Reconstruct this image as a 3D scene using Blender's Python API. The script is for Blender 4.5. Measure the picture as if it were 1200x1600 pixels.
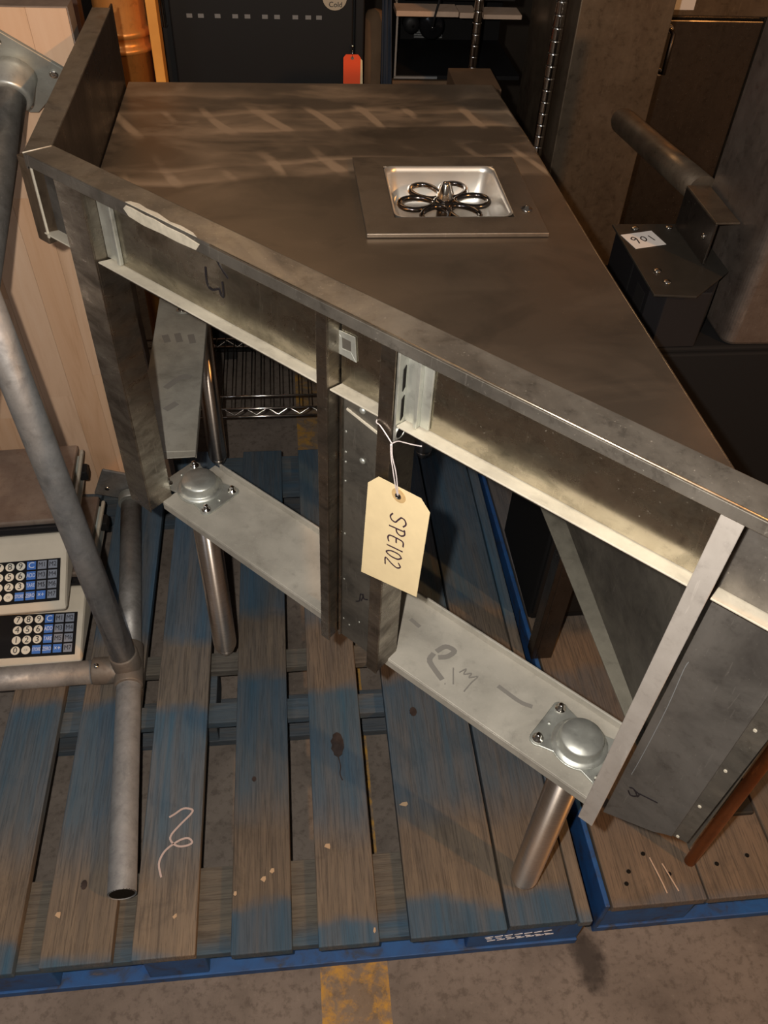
import bpy, bmesh, math, random
from mathutils import Vector, Matrix
random.seed(7)
for o in list(bpy.data.objects): bpy.data.objects.remove(o)
SC = bpy.context.scene
COL = SC.collection

# ---------------------------------------------------------------- camera, world, lights, exposure
CAM = Vector((0, 0, 1.6))
cd = bpy.data.cameras.new('camera'); cam = bpy.data.objects.new('camera', cd); COL.objects.link(cam)
cd.sensor_fit = 'VERTICAL'; cd.sensor_height = 36.0; cd.sensor_width = 27.0
cd.lens = 1314.0/1600*36.0; cd.clip_start = 0.02; cd.clip_end = 50
down = Vector((523-600, 2080-800, 1314)).normalized(); up = -down
yv = Vector((412-600, -560-800, 1314)); yv = (yv - up*yv.dot(up)).normalized()
xv = yv.cross(up)
if xv.x < 0: xv = -xv
# rows = world axes in (right, down, forward) camera coords
R = Matrix((xv, yv, up))
right = R @ Vector((1, 0, 0)); camup = R @ Vector((0, -1, 0)); back = R @ Vector((0, 0, -1))
M3 = Matrix((right, camup, back)).transposed()
cam.matrix_world = Matrix.Translation(CAM) @ M3.to_4x4()
SC.camera = cam

w = bpy.data.worlds.new('world'); SC.world = w; w.use_nodes = True
w.node_tree.nodes['Background'].inputs[0].default_value = (1.0, 0.84, 0.70, 1)
w.node_tree.nodes['Background'].inputs[1].default_value = 0.06

def lamp(name, kind, loc, energy, color, size=0.05, target=None):
    l = bpy.data.lights.new(name, kind); l.energy = energy; l.color = color
    if kind == 'AREA': l.shape = 'DISK'; l.size = size
    else: l.shadow_soft_size = size
    o = bpy.data.objects.new(name, l); COL.objects.link(o); o.location = loc
    if target is not None:
        o.rotation_euler = (Vector(target)-Vector(loc)).to_track_quat('-Z', 'Y').to_euler()
    return o
# the phone's own flash, beside its lens
lamp('phone_flash', 'POINT', CAM + right*-0.055 + camup*0.03 + back*0.01, 44.0, (1.0, 0.92, 0.81), 0.008)
# warm hall lamp, behind right of the photographer, plus two added fill lamps
lamp('hall_and_fill_lamp', 'AREA', (2.6, -1.4, 2.9), 48.0, (1.0, 0.46, 0.13), 0.10, (0.2, 0.9, 0.5))
lamp('hall_and_fill_lamp', 'AREA', (-1.6, -1.2, 3.4), 9.0, (0.80, 0.88, 1.0), 0.8, (0.0, 0.9, 0.5))  # added cool fill for the steel to reflect
lamp('hall_and_fill_lamp', 'AREA', (-0.3, 3.6, 3.6), 7.0, (1.0, 0.62, 0.32), 1.2, (0.1, 1.5, 1.0))  # added fill behind the goods, no known source
vs = SC.view_settings
vs.view_transform = 'Standard'; vs.look = 'None'; vs.gamma = 1.0; vs.use_curve_mapping = False
vs.exposure = 0.28

# ---------------------------------------------------------------- materials
def newmat(name):
    m = bpy.data.materials.new(name); m.use_nodes = True
    nt = m.node_tree; b = nt.nodes['Principled BSDF']
    return m, nt, b
class NT:
    def __init__(s, nt): s.nt = nt; s._p = None
    def n(s, t, **k):
        x = s.nt.nodes.new(t)
        for a, v in k.items(): setattr(x, a, v)
        return x
    def l(s, a, b): s.nt.links.new(a, b)
    def pos(s):
        if s._p is None: s._p = s.n('ShaderNodeNewGeometry').outputs['Position']
        return s._p
    def mapped(s, scale=(1, 1, 1), rot=(0, 0, 0), loc=(0, 0, 0)):
        m = s.n('ShaderNodeMapping'); s.l(s.pos(), m.inputs[0])
        m.inputs['Scale'].default_value = scale; m.inputs['Rotation'].default_value = rot; m.inputs['Location'].default_value = loc
        return m.outputs[0]
    def noise(s, vec, scale, detail=4, rough=0.55, dist=0.0, offset=None):
        x = s.n('ShaderNodeTexNoise'); s.l(vec, x.inputs['Vector'])
        x.inputs['Scale'].default_value = scale; x.inputs['Detail'].default_value = detail
        x.inputs['Roughness'].default_value = rough; x.inputs['Distortion'].default_value = dist
        return x.outputs['Fac']
    def ramp(s, fac, stops, interp='LINEAR'):
        r = s.n('ShaderNodeValToRGB'); s.l(fac, r.inputs[0]); cr = r.color_ramp; cr.interpolation = interp
        while len(cr.elements) > 1: cr.elements.remove(cr.elements[-1])
        for i, (p, c) in enumerate(stops):
            e = cr.elements[0] if i == 0 else cr.elements.new(p)
            e.position = p; e.color = (c, c, c, 1) if isinstance(c, (int, float)) else (c[0], c[1], c[2], 1)
        return r.outputs[0]
    def mix(s, fac, a, b):
        m = s.n('ShaderNodeMix', data_type='RGBA')
        if isinstance(fac, (int, float)): m.inputs[0].default_value = fac
        else: s.l(fac, m.inputs[0])
        for i, v in ((6, a), (7, b)):
            if isinstance(v, tuple): m.inputs[i].default_value = (*v, 1)
            else: s.l(v, m.inputs[i])
        return m.outputs[2]
    def math(s, op, a, b=0.0, clamp=False):
        m = s.n('ShaderNodeMath', operation=op, use_clamp=clamp)
        for i, v in ((0, a), (1, b)):
            if isinstance(v, (int, float)): m.inputs[i].default_value = v
            else: s.l(v, m.inputs[i])
        return m.outputs[0]
    def bump(s, h, b, strength=0.3, dist=0.001):
        x = s.n('ShaderNodeBump'); x.inputs['Strength'].default_value = strength; x.inputs['Distance'].default_value = dist
        s.l(h, x.inputs['Height']); s.l(x.outputs[0], b.inputs['Normal'])
    def xyz(s):
        x = s.n('ShaderNodeSeparateXYZ'); s.l(s.pos(), x.inputs[0]); return x.outputs

def flat(name, color, rough=0.5, metal=0.0, spec=0.5, var=0.0, scale=30):
    m, nt, b = newmat(name); b.inputs['Base Color'].default_value = (*color, 1)
    b.inputs['Roughness'].default_value = rough; b.inputs['Metallic'].default_value = metal
    b.inputs['Specular IOR Level'].default_value = spec
    if var:
        t = NT(nt); f = t.noise(t.pos(), scale, 5)
        dk = tuple(c*(1-var) for c in color); lt = tuple(min(1, c*(1+var)) for c in color)
        t.l(t.ramp(f, [(0.3, dk), (0.7, lt)]), b.inputs['Base Color'])
    return m

def steel(name, base=(0.55, 0.52, 0.48), rough=0.33, dirt=(0.10, 0.085, 0.07), damt=0.5, dscale=18, metal=1.0, stretch=(1, 1, 1), grain=0.25, speck=0.4, dust=None, dustamt=0.0):
    m, nt, b = newmat(name); t = NT(nt)
    v = t.mapped(stretch)
    big = t.noise(v, dscale, 6, 0.62, 0.4)
    f = t.ramp(big, [(0.38, 0.0), (0.66, 1.0)])
    col = t.mix(t.math('MULTIPLY', f, damt), base, dirt)
    mid = t.noise(t.pos(), 48, 9, 0.78, 0.25)
    col = t.mix(t.ramp(mid, [(0.34, 0.35), (0.47, 0.0)]), col, tuple(c*0.7 for c in dirt))
    col = t.mix(t.ramp(mid, [(0.58, 0.0), (0.72, 0.22)]), col, tuple(min(1, c*1.35) for c in base))
    scr = t.noise(t.mapped((26, 26, 2.2), (0.35, 0.25, 0.5)), 9, 3, 0.5, 0.2)
    col = t.mix(t.ramp(scr, [(0.66, 0.0), (0.70, 0.35), (0.74, 0.0)]), col, tuple(min(1, c*1.5) for c in base))
    fine = t.noise(t.pos(), 260, 3, 0.7)
    sp = t.ramp(fine, [(0.66, 0.0), (0.74, 1.0)])
    col = t.mix(t.math('MULTIPLY', sp, speck), col, (0.55, 0.50, 0.42))
    rr = t.math('ADD', t.math('ADD', t.math('MULTIPLY', f, 0.20), t.math('MULTIPLY', t.math('SUBTRACT', mid, 0.5), 0.25)), rough)
    met = t.math('SUBTRACT', metal, t.math('MULTIPLY', sp, speck*0.8))
    if dust:
        n2 = t.noise(t.pos(), 9, 6, 0.65, 0.6)
        df = t.math('MULTIPLY', t.math('MULTIPLY', t.ramp(n2, [(0.28, 1.0), (0.68, 0.35)]), t.ramp(mid, [(0.30, 0.75), (0.46, 1.0)])), dustamt)
        col = t.mix(df, col, dust)
        met = t.math('MULTIPLY', met, t.math('SUBTRACT', 1.0, df), True)
        rr = t.math('ADD', rr, t.math('MULTIPLY', df, 0.3))
    t.l(col, b.inputs['Base Color']); t.l(rr, b.inputs['Roughness']); t.l(met, b.inputs['Metallic'])
    h = t.math('ADD', t.math('MULTIPLY', big, 0.5), t.math('MULTIPLY', fine, 0.12))
    t.bump(h, b, grain, 0.0008)
    return m

M = {}
M['flashpost'] = steel('brushed_post_painted_glare', (0.62, 0.58, 0.54), 0.42, (0.36, 0.32, 0.29), 0.6, 12, 0.75, stretch=(1, 1, .6), speck=0.2, dust=(0.50, 0.46, 0.43), dustamt=0.5)  # brighter steel: flash glare on the right post put into its colour
M['frame'] = steel('brushed_stainless_worn', (0.44, 0.40, 0.345), 0.26, (0.11, 0.092, 0.075), 0.8, 14, stretch=(1, 1, 2.5))
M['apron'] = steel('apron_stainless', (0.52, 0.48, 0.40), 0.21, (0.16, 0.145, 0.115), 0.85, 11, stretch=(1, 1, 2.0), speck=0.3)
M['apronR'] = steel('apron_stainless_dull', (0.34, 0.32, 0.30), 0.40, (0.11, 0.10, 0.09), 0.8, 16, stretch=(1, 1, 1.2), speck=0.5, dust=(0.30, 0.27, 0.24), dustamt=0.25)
M['flange'] = steel('dusty_flange', (0.60, 0.56, 0.48), 0.5, (0.30, 0.26, 0.2), 0.5, 25, 0.6, dust=(0.74, 0.68, 0.56), dustamt=0.75)
M['rail'] = steel('galvanised_rail_dusty', (0.5, 0.48, 0.43), 0.5, (0.25, 0.23, 0.2), 0.6, 9, 0.7, dust=(0.52, 0.485, 0.42), dustamt=0.74)
M['raildark'] = steel('galvanised_rail_grimy', (0.42, 0.41, 0.37), 0.5, (0.15, 0.14, 0.12), 0.8, 16, 0.6, dust=(0.40, 0.385, 0.335), dustamt=0.85)
M['rim'] = steel('rim_stainless', (0.46, 0.43, 0.385), 0.27, (0.14, 0.128, 0.115), 0.8, 9, dust=(0.26, 0.245, 0.22), dustamt=0.22, speck=0.45)
M['zinc'] = steel('zinc_plated', (0.66, 0.68, 0.64), 0.30, (0.42, 0.44, 0.42), 0.5, 30, dust=(0.5, 0.5, 0.45), dustamt=0.35)
M['rimglint'] = steel('rim_highlight', (0.80, 0.70, 0.56), 0.30, (0.45, 0.36, 0.26), 0.8, 16, speck=0.1)  # bright colour for the painted highlight on the rim edge
M['palewire'] = flat('pale_wire', (0.78, 0.70, 0.70), 0.4, 0.3)
M['dimflange'] = steel('dim_flange', (0.30, 0.285, 0.24), 0.45, (0.12, 0.11, 0.09), 0.8, 14, 0.8, dust=(0.24, 0.225, 0.18), dustamt=0.7)
M['chrome'] = flat('chrome', (0.75, 0.72, 0.68), 0.14, 1.0)
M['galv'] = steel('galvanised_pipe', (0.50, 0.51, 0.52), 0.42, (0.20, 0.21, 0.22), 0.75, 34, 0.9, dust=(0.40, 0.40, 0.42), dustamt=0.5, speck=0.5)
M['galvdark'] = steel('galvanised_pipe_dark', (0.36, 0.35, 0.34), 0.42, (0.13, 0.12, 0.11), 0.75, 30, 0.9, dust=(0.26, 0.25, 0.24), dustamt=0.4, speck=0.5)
M['fitting'] = steel('zinc_fitting', (0.60, 0.60, 0.56), 0.35, (0.35, 0.34, 0.3), 0.5, 30, 1.0, dust=(0.5, 0.5, 0.46), dustamt=0.35)
M['castfit'] = steel('dull_fitting', (0.30, 0.26, 0.22), 0.5, (0.16, 0.12, 0.1), 0.6, 30, 0.8, dust=(0.22, 0.18, 0.15), dustamt=0.4)
M['panelblk'] = steel('grimy_dark_panel', (0.20, 0.185, 0.17), 0.46, (0.05, 0.044, 0.04), 0.9, 9, 0.8, dust=(0.095, 0.087, 0.08), dustamt=0.75, speck=0.3)
M['centre'] = steel('dark_centre_panel', (0.24, 0.22, 0.19), 0.36, (0.06, 0.055, 0.05), 0.8, 10, 0.9, stretch=(1, 1, 1.6), dust=(0.06, 0.056, 0.048), dustamt=0.5, speck=0.3)
M['darksteel'] = steel('dark_steel', (0.14, 0.12, 0.105), 0.26, (0.05, 0.04, 0.035), 0.7, 8, 0.9, stretch=(1, 1, .4))
M['brownsteel'] = steel('brownish_steel', (0.30, 0.235, 0.17), 0.30, (0.09, 0.062, 0.045), 0.9, 5, 0.98, stretch=(1.5, 1.5, .35), dust=(0.085, 0.062, 0.045), dustamt=0.3, speck=0.2)
M['houssteel'] = steel('housing_steel', (0.34, 0.29, 0.255), 0.27, (0.13, 0.095, 0.08), 0.8, 7, 0.97, dust=(0.16, 0.12, 0.10), dustamt=0.28)
M['black'] = flat('black_plastic', (0.012, 0.012, 0.013), 0.5, 0, 0.3)
M['blackmat'] = flat('black_matte', (0.010, 0.0098, 0.0105), 0.75, 0, 0.15)
M['blackgloss'] = flat('black_gloss', (0.012, 0.012, 0.014), 0.18, 0, 0.5)
M['charcoal'] = flat('charcoal_laminate', (0.034, 0.031, 0.027), 0.4, 0.3, 0.5, 0.15, 40)
M['ink'] = flat('marker_ink', (0.012, 0.010, 0.014), 0.5)
M['inkp'] = flat('purple_black_ink', (0.050, 0.026, 0.040), 0.5)
M['hole'] = flat('dark_hole', (0.01, 0.009, 0.008), 0.9, 0, 0.1)
M['manila'] = flat('manila_card', (0.82, 0.66, 0.40), 0.75, 0, 0.2, 0.04, 60)
M['kraft'] = flat('kraft_reinforcement', (0.62, 0.42, 0.20), 0.8, 0, 0.2, 0.1, 200)
M['redcard'] = flat('orange_red_card', (0.95, 0.11, 0.035), 0.7, 0, 0.3)
M['white'] = flat('white_label', (0.80, 0.76, 0.74), 0.6)
M['chalk'] = flat('pink_chalk', (0.52, 0.42, 0.40), 0.9)
M['smudge'] = flat('finger_smudge', (0.22, 0.205, 0.185), 0.8)
M['sealant'] = flat('dried_sealant', (0.52, 0.47, 0.38), 0.7, 0, 0.3, 0.15, 90)
M['sealantg'] = flat('grey_sealant', (0.40, 0.39, 0.36), 0.6, 0, 0.3, 0.2, 90)
M['cream'] = flat('cream_plastic', (0.66, 0.60, 0.50), 0.45, 0, 0.5, 0.06, 20)
M['greyplastic'] = flat('grey_green_plastic', (0.42, 0.45, 0.42), 0.45, 0, 0.5, 0.06, 20)
M['keywhite'] = flat('key_white', (0.80, 0.77, 0.68), 0.5)
M['keygrey'] = flat('key_grey', (0.24, 0.27, 0.34), 0.5)
M['keyblue'] = flat('key_blue', (0.06, 0.19, 0.62), 0.5)
M['keytext'] = flat('key_text_white', (0.75, 0.80, 0.9), 0.5)
M['rubber'] = flat('rubber', (0.02, 0.02, 0.02), 0.7)
M['warmlitwood'] = flat('wood_painted_warm_light', (0.95, 0.42, 0.09), 0.5, 0, 0.3, 0.12, 12)  # orange carries the warm light on this board
M['warmdrum'] = steel('metal_painted_warm_light', (0.85, 0.36, 0.09), 0.35, (0.28, 0.10, 0.03), 0.5, 6, 0.55, stretch=(3, 3, 0.5))  # warm light reflected by the metal, painted as amber base colour
M['rust'] = steel('rusty_copper_tube', (0.62, 0.24, 0.08), 0.38, (0.16, 0.06, 0.035), 0.7, 10, 0.9, stretch=(1, 1, .5))
M['logo'] = flat('logo_oval_cream', (0.42, 0.38, 0.30), 0.5)
M['ventgrey'] = flat('vent_grey', (0.20, 0.21, 0.22), 0.5)
M['shelfcard'] = flat('pale_tray', (0.55, 0.40, 0.30), 0.6, 0, 0.3, 0.1, 20)
M['brownboard'] = flat('brown_carton', (0.16, 0.10, 0.06), 0.8, 0, 0.2, 0.2, 12)
M['bluefelt'] = flat('dark_blue_cloth', (0.02, 0.028, 0.045), 0.8)

# leg tube: brushed round the tube, so a lamp smears lengthwise
def tube_steel():
    m, nt, b = newmat('brushed_leg_steel'); t = NT(nt)
    b.inputs['Metallic'].default_value = 1.0
    f = t.noise(t.mapped((4, 4, 60)), 12, 4, 0.6)
    t.l(t.ramp(f, [(0.3, (0.70, 0.60, 0.52)), (0.7, (0.88, 0.78, 0.70))]), b.inputs['Base Color'])
    b.inputs['Roughness'].default_value = 0.29
    b.inputs['Anisotropic'].default_value = 0.93; b.inputs['Anisotropic Rotation'].default_value = 0.25
    tg = t.n('ShaderNodeTangent', direction_type='RADIAL', axis='Z'); t.l(tg.outputs[0], b.inputs['Tangent'])
    return m
M['leg'] = tube_steel()

def deck_mat():
    m, nt, b = newmat('table_deck_steel'); t = NT(nt); x = t.xyz()
    # paler marks: long curved bands and short diagonal strokes in the rear half
    warp = t.noise(t.mapped((1.0, 1.0, 1)), 2.4, 2, 0.5); fz = t.noise(t.mapped((3, 20, 1)), 6, 4, 0.6)
    yy = t.math('ADD', x[1], t.math('ADD', t.math('MULTIPLY', t.math('SUBTRACT', warp, 0.5), 0.20), t.math('MULTIPLY', t.math('SUBTRACT', fz, 0.5), 0.012)))
    yn = t.math('MULTIPLY', t.math('SUBTRACT', yy, 1.10), 1.8)
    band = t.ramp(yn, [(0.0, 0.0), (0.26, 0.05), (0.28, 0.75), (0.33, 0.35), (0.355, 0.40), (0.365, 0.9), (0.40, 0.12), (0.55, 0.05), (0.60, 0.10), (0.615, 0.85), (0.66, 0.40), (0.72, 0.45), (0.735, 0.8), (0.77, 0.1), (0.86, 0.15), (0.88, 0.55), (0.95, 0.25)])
    st = t.n('ShaderNodeTexWave', wave_type='BANDS', bands_direction='DIAGONAL', wave_profile='SIN')
    t.l(t.mapped((1.6, .75, 1)), st.inputs['Vector']); st.inputs['Scale'].default_value = 4.6
    st.inputs['Distortion'].default_value = 3.4; st.inputs['Detail'].default_value = 1; st.inputs['Detail Scale'].default_value = 0.8
    stroke = t.math('MULTIPLY', t.ramp(st.outputs['Fac'], [(0.86, 0.0), (0.99, 1.0)]), t.ramp(t.noise(t.mapped((1, 1, 1), (0, 0, 0), (3, 1, 0)), 11, 3), [(0.40, 0.0), (0.56, 1.0)]))
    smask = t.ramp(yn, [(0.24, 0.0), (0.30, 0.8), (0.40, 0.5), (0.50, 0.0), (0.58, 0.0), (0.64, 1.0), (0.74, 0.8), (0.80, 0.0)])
    patch = t.ramp(t.noise(t.pos(), 6, 3), [(0.36, 0.25), (0.55, 1.0)])
    cloud = t.ramp(t.noise(t.mapped((1, 2.2, 1)), 5, 5, 0.6, .5), [(0.48, 0.0), (0.68, 0.55)])
    rear = t.ramp(yn, [(0.1, 0.25), (0.5, 1.0)])
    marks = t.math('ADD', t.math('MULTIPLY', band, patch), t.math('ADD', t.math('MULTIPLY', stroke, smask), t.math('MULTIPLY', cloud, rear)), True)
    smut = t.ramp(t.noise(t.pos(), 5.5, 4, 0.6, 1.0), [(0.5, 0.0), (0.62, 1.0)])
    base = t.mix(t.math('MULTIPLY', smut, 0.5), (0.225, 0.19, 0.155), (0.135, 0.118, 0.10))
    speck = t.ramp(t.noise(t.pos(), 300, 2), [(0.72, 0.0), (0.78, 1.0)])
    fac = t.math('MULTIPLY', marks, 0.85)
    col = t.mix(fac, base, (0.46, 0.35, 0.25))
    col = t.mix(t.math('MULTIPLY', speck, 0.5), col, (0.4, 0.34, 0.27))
    t.l(col, b.inputs['Base Color'])
    t.l(t.math('SUBTRACT', 0.85, t.math('MULTIPLY', fac, 0.45)), b.inputs['Metallic'])
    t.l(t.math('ADD', 0.36, t.math('MULTIPLY', marks, 0.22)), b.inputs['Roughness'])
    t.bump(t.noise(t.mapped((12, 260, 40)), 2.5, 3), b, 0.10, 0.0006)
    return m
M['deck'] = deck_mat()
M['plate'] = steel('insert_plate_steel', (0.27, 0.23, 0.19), 0.34, (0.20, 0.17, 0.14), 0.5, 10, 0.85, speck=0.15)
M['basin'] = flat('bright_basin_steel', (0.86, 0.82, 0.76), 0.34, 0.85)
M['grate'] = flat('dark_chrome_grate', (0.16, 0.14, 0.13), 0.15, 1.0)

def pallet_wood(name, bluegain=1.0, base=(0.215, 0.165, 0.118), alt=(0.130, 0.105, 0.083), axis='Y', bands=True):
    m, nt, b = newmat(name); t = NT(nt); x = t.xyz()
    oi = t.n('ShaderNodeObjectInfo'); rnd = oi.outputs['Random']
    off = t.n('ShaderNodeCombineXYZ'); t.l(t.math('MULTIPLY', rnd, 37.0), off.inputs[0]); t.l(t.math('MULTIPLY', rnd, 11.0), off.inputs[1])
    add = t.n('ShaderNodeVectorMath', operation='ADD'); t.l(t.pos(), add.inputs[0]); t.l(off.outputs[0], add.inputs[1])
    mp = t.n('ShaderNodeMapping'); t.l(add.outputs[0], mp.inputs[0])
    mp.inputs['Scale'].default_value = (14, 0.9, 6) if axis == 'Y' else (0.9, 14, 14)
    g = t.noise(mp.outputs[0], 4.0, 7, 0.65, 1.3)
    fineg = t.n('ShaderNodeMapping'); t.l(add.outputs[0], fineg.inputs[0]); fineg.inputs['Scale'].default_value = (60, 2.2, 20) if axis == 'Y' else (2.2, 60, 60)
    g2 = t.noise(fineg.outputs[0], 6, 4, 0.7, 0.4)
    wood = t.mix(t.ramp(g, [(0.30, 0.0), (0.70, 1.0)]), alt, base)
    wood = t.mix(t.ramp(g2, [(0.38, 0.45), (0.50, 0.0)]), wood, (0.075, 0.055, 0.040))
    blot = t.noise(add.outputs[0], 9, 6, 0.65, 0.5)
    wood = t.mix(t.ramp(blot, [(0.56, 0.0), (0.72, 0.55)]), wood, (0.055, 0.045, 0.036))
    # blue paint: where it survived wear (lengthwise patches of each board)
    if bands:
        yn = t.math('ADD', x[1], t.math('ADD', t.math('MULTIPLY', t.math('SUBTRACT', t.noise(add.outputs[0], 5, 4), 0.5), 0.13), t.math('MULTIPLY', t.math('SUBTRACT', rnd, 0.5), 0.07)))
        band = t.ramp(t.math('MULTIPLY', yn, 0.5), [(0.237, 0.95), (0.247, 0.0), (0.300, 0.08), (0.345, 0.80), (0.46, 1.0), (0.474, 0.10), (0.535, 0.15), (0.555, 0.9), (0.80, 0.95)])
    else:
        band = t.ramp(x[1], [(0.0, 0.8), (1.0, 0.8)])
    wear = t.ramp(t.noise(mp.outputs[0], 2.2, 6, 0.6, 0.6), [(0.30, 1.0), (0.72, 0.40)])
    bf = t.math('MULTIPLY', t.math('MULTIPLY', band, wear), bluegain, True)
    blue = t.mix(t.noise(add.outputs[0], 3, 4), (0.014, 0.092, 0.195), (0.060, 0.112, 0.150))
    col = t.mix(bf, wood, blue)
    col = t.mix(t.ramp(g2, [(0.40, 0.25), (0.52, 0.0)]), col, (0.04, 0.038, 0.036))
    bv = t.n('ShaderNodeMath', operation='MULTIPLY_ADD'); t.l(rnd, bv.inputs[0]); bv.inputs[1].default_value = 0.35; bv.inputs[2].default_value = 0.82
    hv = t.n('ShaderNodeHueSaturation'); t.l(col, hv.inputs['Color']); t.l(bv.outputs[0], hv.inputs['Value'])
    t.l(hv.outputs[0], b.inputs['Base Color']); b.inputs['Roughness'].default_value = 0.78; b.inputs['Specular IOR Level'].default_value = 0.25
    t.bump(t.math('ADD', g, t.math('MULTIPLY', g2, 0.6)), b, 0.5, 0.002)
    return m
M['deckwood'] = pallet_wood('weathered_blue_pallet_wood')
M['deckwoodB'] = pallet_wood('worn_pallet_wood_bare', 0.45, (0.20, 0.142, 0.098), (0.13, 0.098, 0.072))
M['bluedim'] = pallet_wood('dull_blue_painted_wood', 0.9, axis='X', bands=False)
M['crosswood'] = pallet_wood('pallet_cross_wood', 0.85, (0.16, 0.135, 0.105), (0.10, 0.09, 0.075), axis='X')
M['blockwood'] = pallet_wood('blue_painted_block', 1.0, axis='X', bands=False)
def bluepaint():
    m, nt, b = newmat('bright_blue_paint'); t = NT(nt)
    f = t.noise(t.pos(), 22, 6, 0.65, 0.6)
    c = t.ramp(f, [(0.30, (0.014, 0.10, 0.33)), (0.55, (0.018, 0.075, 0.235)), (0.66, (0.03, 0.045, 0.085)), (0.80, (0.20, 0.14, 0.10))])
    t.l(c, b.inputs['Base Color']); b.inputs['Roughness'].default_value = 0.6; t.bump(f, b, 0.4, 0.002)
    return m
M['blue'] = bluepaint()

def floor_mat():
    m, nt, b = newmat('stained_concrete'); t = NT(nt); x = t.xyz()
    n1 = t.noise(t.pos(), 5, 8, 0.6, 0.4); n2 = t.noise(t.pos(), 60, 6, 0.7)
    col = t.ramp(n1, [(0.3, (0.115, 0.095, 0.082)), (0.52, (0.185, 0.155, 0.135)), (0.72, (0.225, 0.19, 0.165))])
    col = t.mix(t.ramp(n2, [(0.36, 0.55), (0.5, 0.0)]), col, (0.07, 0.055, 0.045))
    col = t.mix(t.ramp(n2, [(0.60, 0.0), (0.72, 0.4)]), col, (0.30, 0.26, 0.22))
    # painted yellow line running away, worn
    inside = t.math('MULTIPLY', t.math('GREATER_THAN', x[0], 0.001), t.math('LESS_THAN', x[0], 0.118))
    edge = t.math('ABSOLUTE', t.math('SUBTRACT', x[0], 0.0595))
    wear = t.noise(t.pos(), 26, 8, 0.75, 0.3)
    keep = t.ramp(t.math('ADD', wear, t.math('MULTIPLY', edge, 1.4)), [(0.50, 0.12), (0.66, 0.95)])
    col = t.mix(t.math('MULTIPLY', inside, keep), col, (0.50, 0.27, 0.045))
    # dark oil stain
    dv = t.n('ShaderNodeVectorMath', operation='DISTANCE'); t.l(t.mapped((1, .55, 0)), dv.inputs[0]); dv.inputs[1].default_value = (0.475, 0.235, 0)
    dd = t.math('ADD', dv.outputs['Value'], t.math('MULTIPLY', t.math('SUBTRACT', t.noise(t.pos(), 30, 4), 0.5), 0.04))
    col = t.mix(t.ramp(dd, [(0.018, 0.85), (0.034, 0.0)]), col, (0.03, 0.024, 0.022))
    t.l(col, b.inputs['Base Color']); b.inputs['Roughness'].default_value = 0.85; t.bump(n2, b, 0.35, 0.002)
    return m
M['floor'] = floor_mat()
M['wall'] = flat('dark_wall', (0.05, 0.042, 0.035), 0.9, 0, 0.2, 0.2, 3)

def maple_mat():
    m, nt, b = newmat('maple_butcher_block'); t = NT(nt); x = t.xyz()
    oi = t.n('ShaderNodeObjectInfo'); rnd = oi.outputs['Random']
    off = t.n('ShaderNodeCombineXYZ'); t.l(t.math('MULTIPLY', rnd, 29.0), off.inputs[0]); t.l(t.math('MULTIPLY', rnd, 7.0), off.inputs[2])
    add = t.n('ShaderNodeVectorMath', operation='ADD'); t.l(t.pos(), add.inputs[0]); t.l(off.outputs[0], add.inputs[1])
    mp = t.n('ShaderNodeMapping'); t.l(add.outputs[0], mp.inputs[0]); mp.inputs['Scale'].default_value = (9, 9, 0.8)
    g = t.noise(mp.outputs[0], 3, 6, 0.6, 1.6)
    col = t.ramp(g, [(0.25, (0.46, 0.25, 0.13)), (0.48, (0.68, 0.43, 0.27)), (0.75, (0.76, 0.53, 0.37))])
    tint = t.ramp(rnd, [(0.0, (0.66, 0.40, 0.24)), (0.35, (0.76, 0.55, 0.40)), (0.7, (0.68, 0.48, 0.34)), (1.0, (0.76, 0.48, 0.28))])
    col = t.mix(0.5, col, tint)
    t.l(col, b.inputs['Base Color']); b.inputs['Roughness'].default_value = 0.42; t.bump(g, b, 0.08, 0.001)
    return m
M['maple'] = maple_mat()
M['knot'] = flat('dark_knot', (0.045, 0.034, 0.032), 0.8, 0, 0.2, 0.3, 80)
M['splinter'] = flat('fresh_splinter', (0.50, 0.35, 0.22), 0.8)
M['endgrain'] = flat('grey_brown_board_edge', (0.24, 0.19, 0.16), 0.7, 0, 0.2, 0.2, 30)

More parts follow.
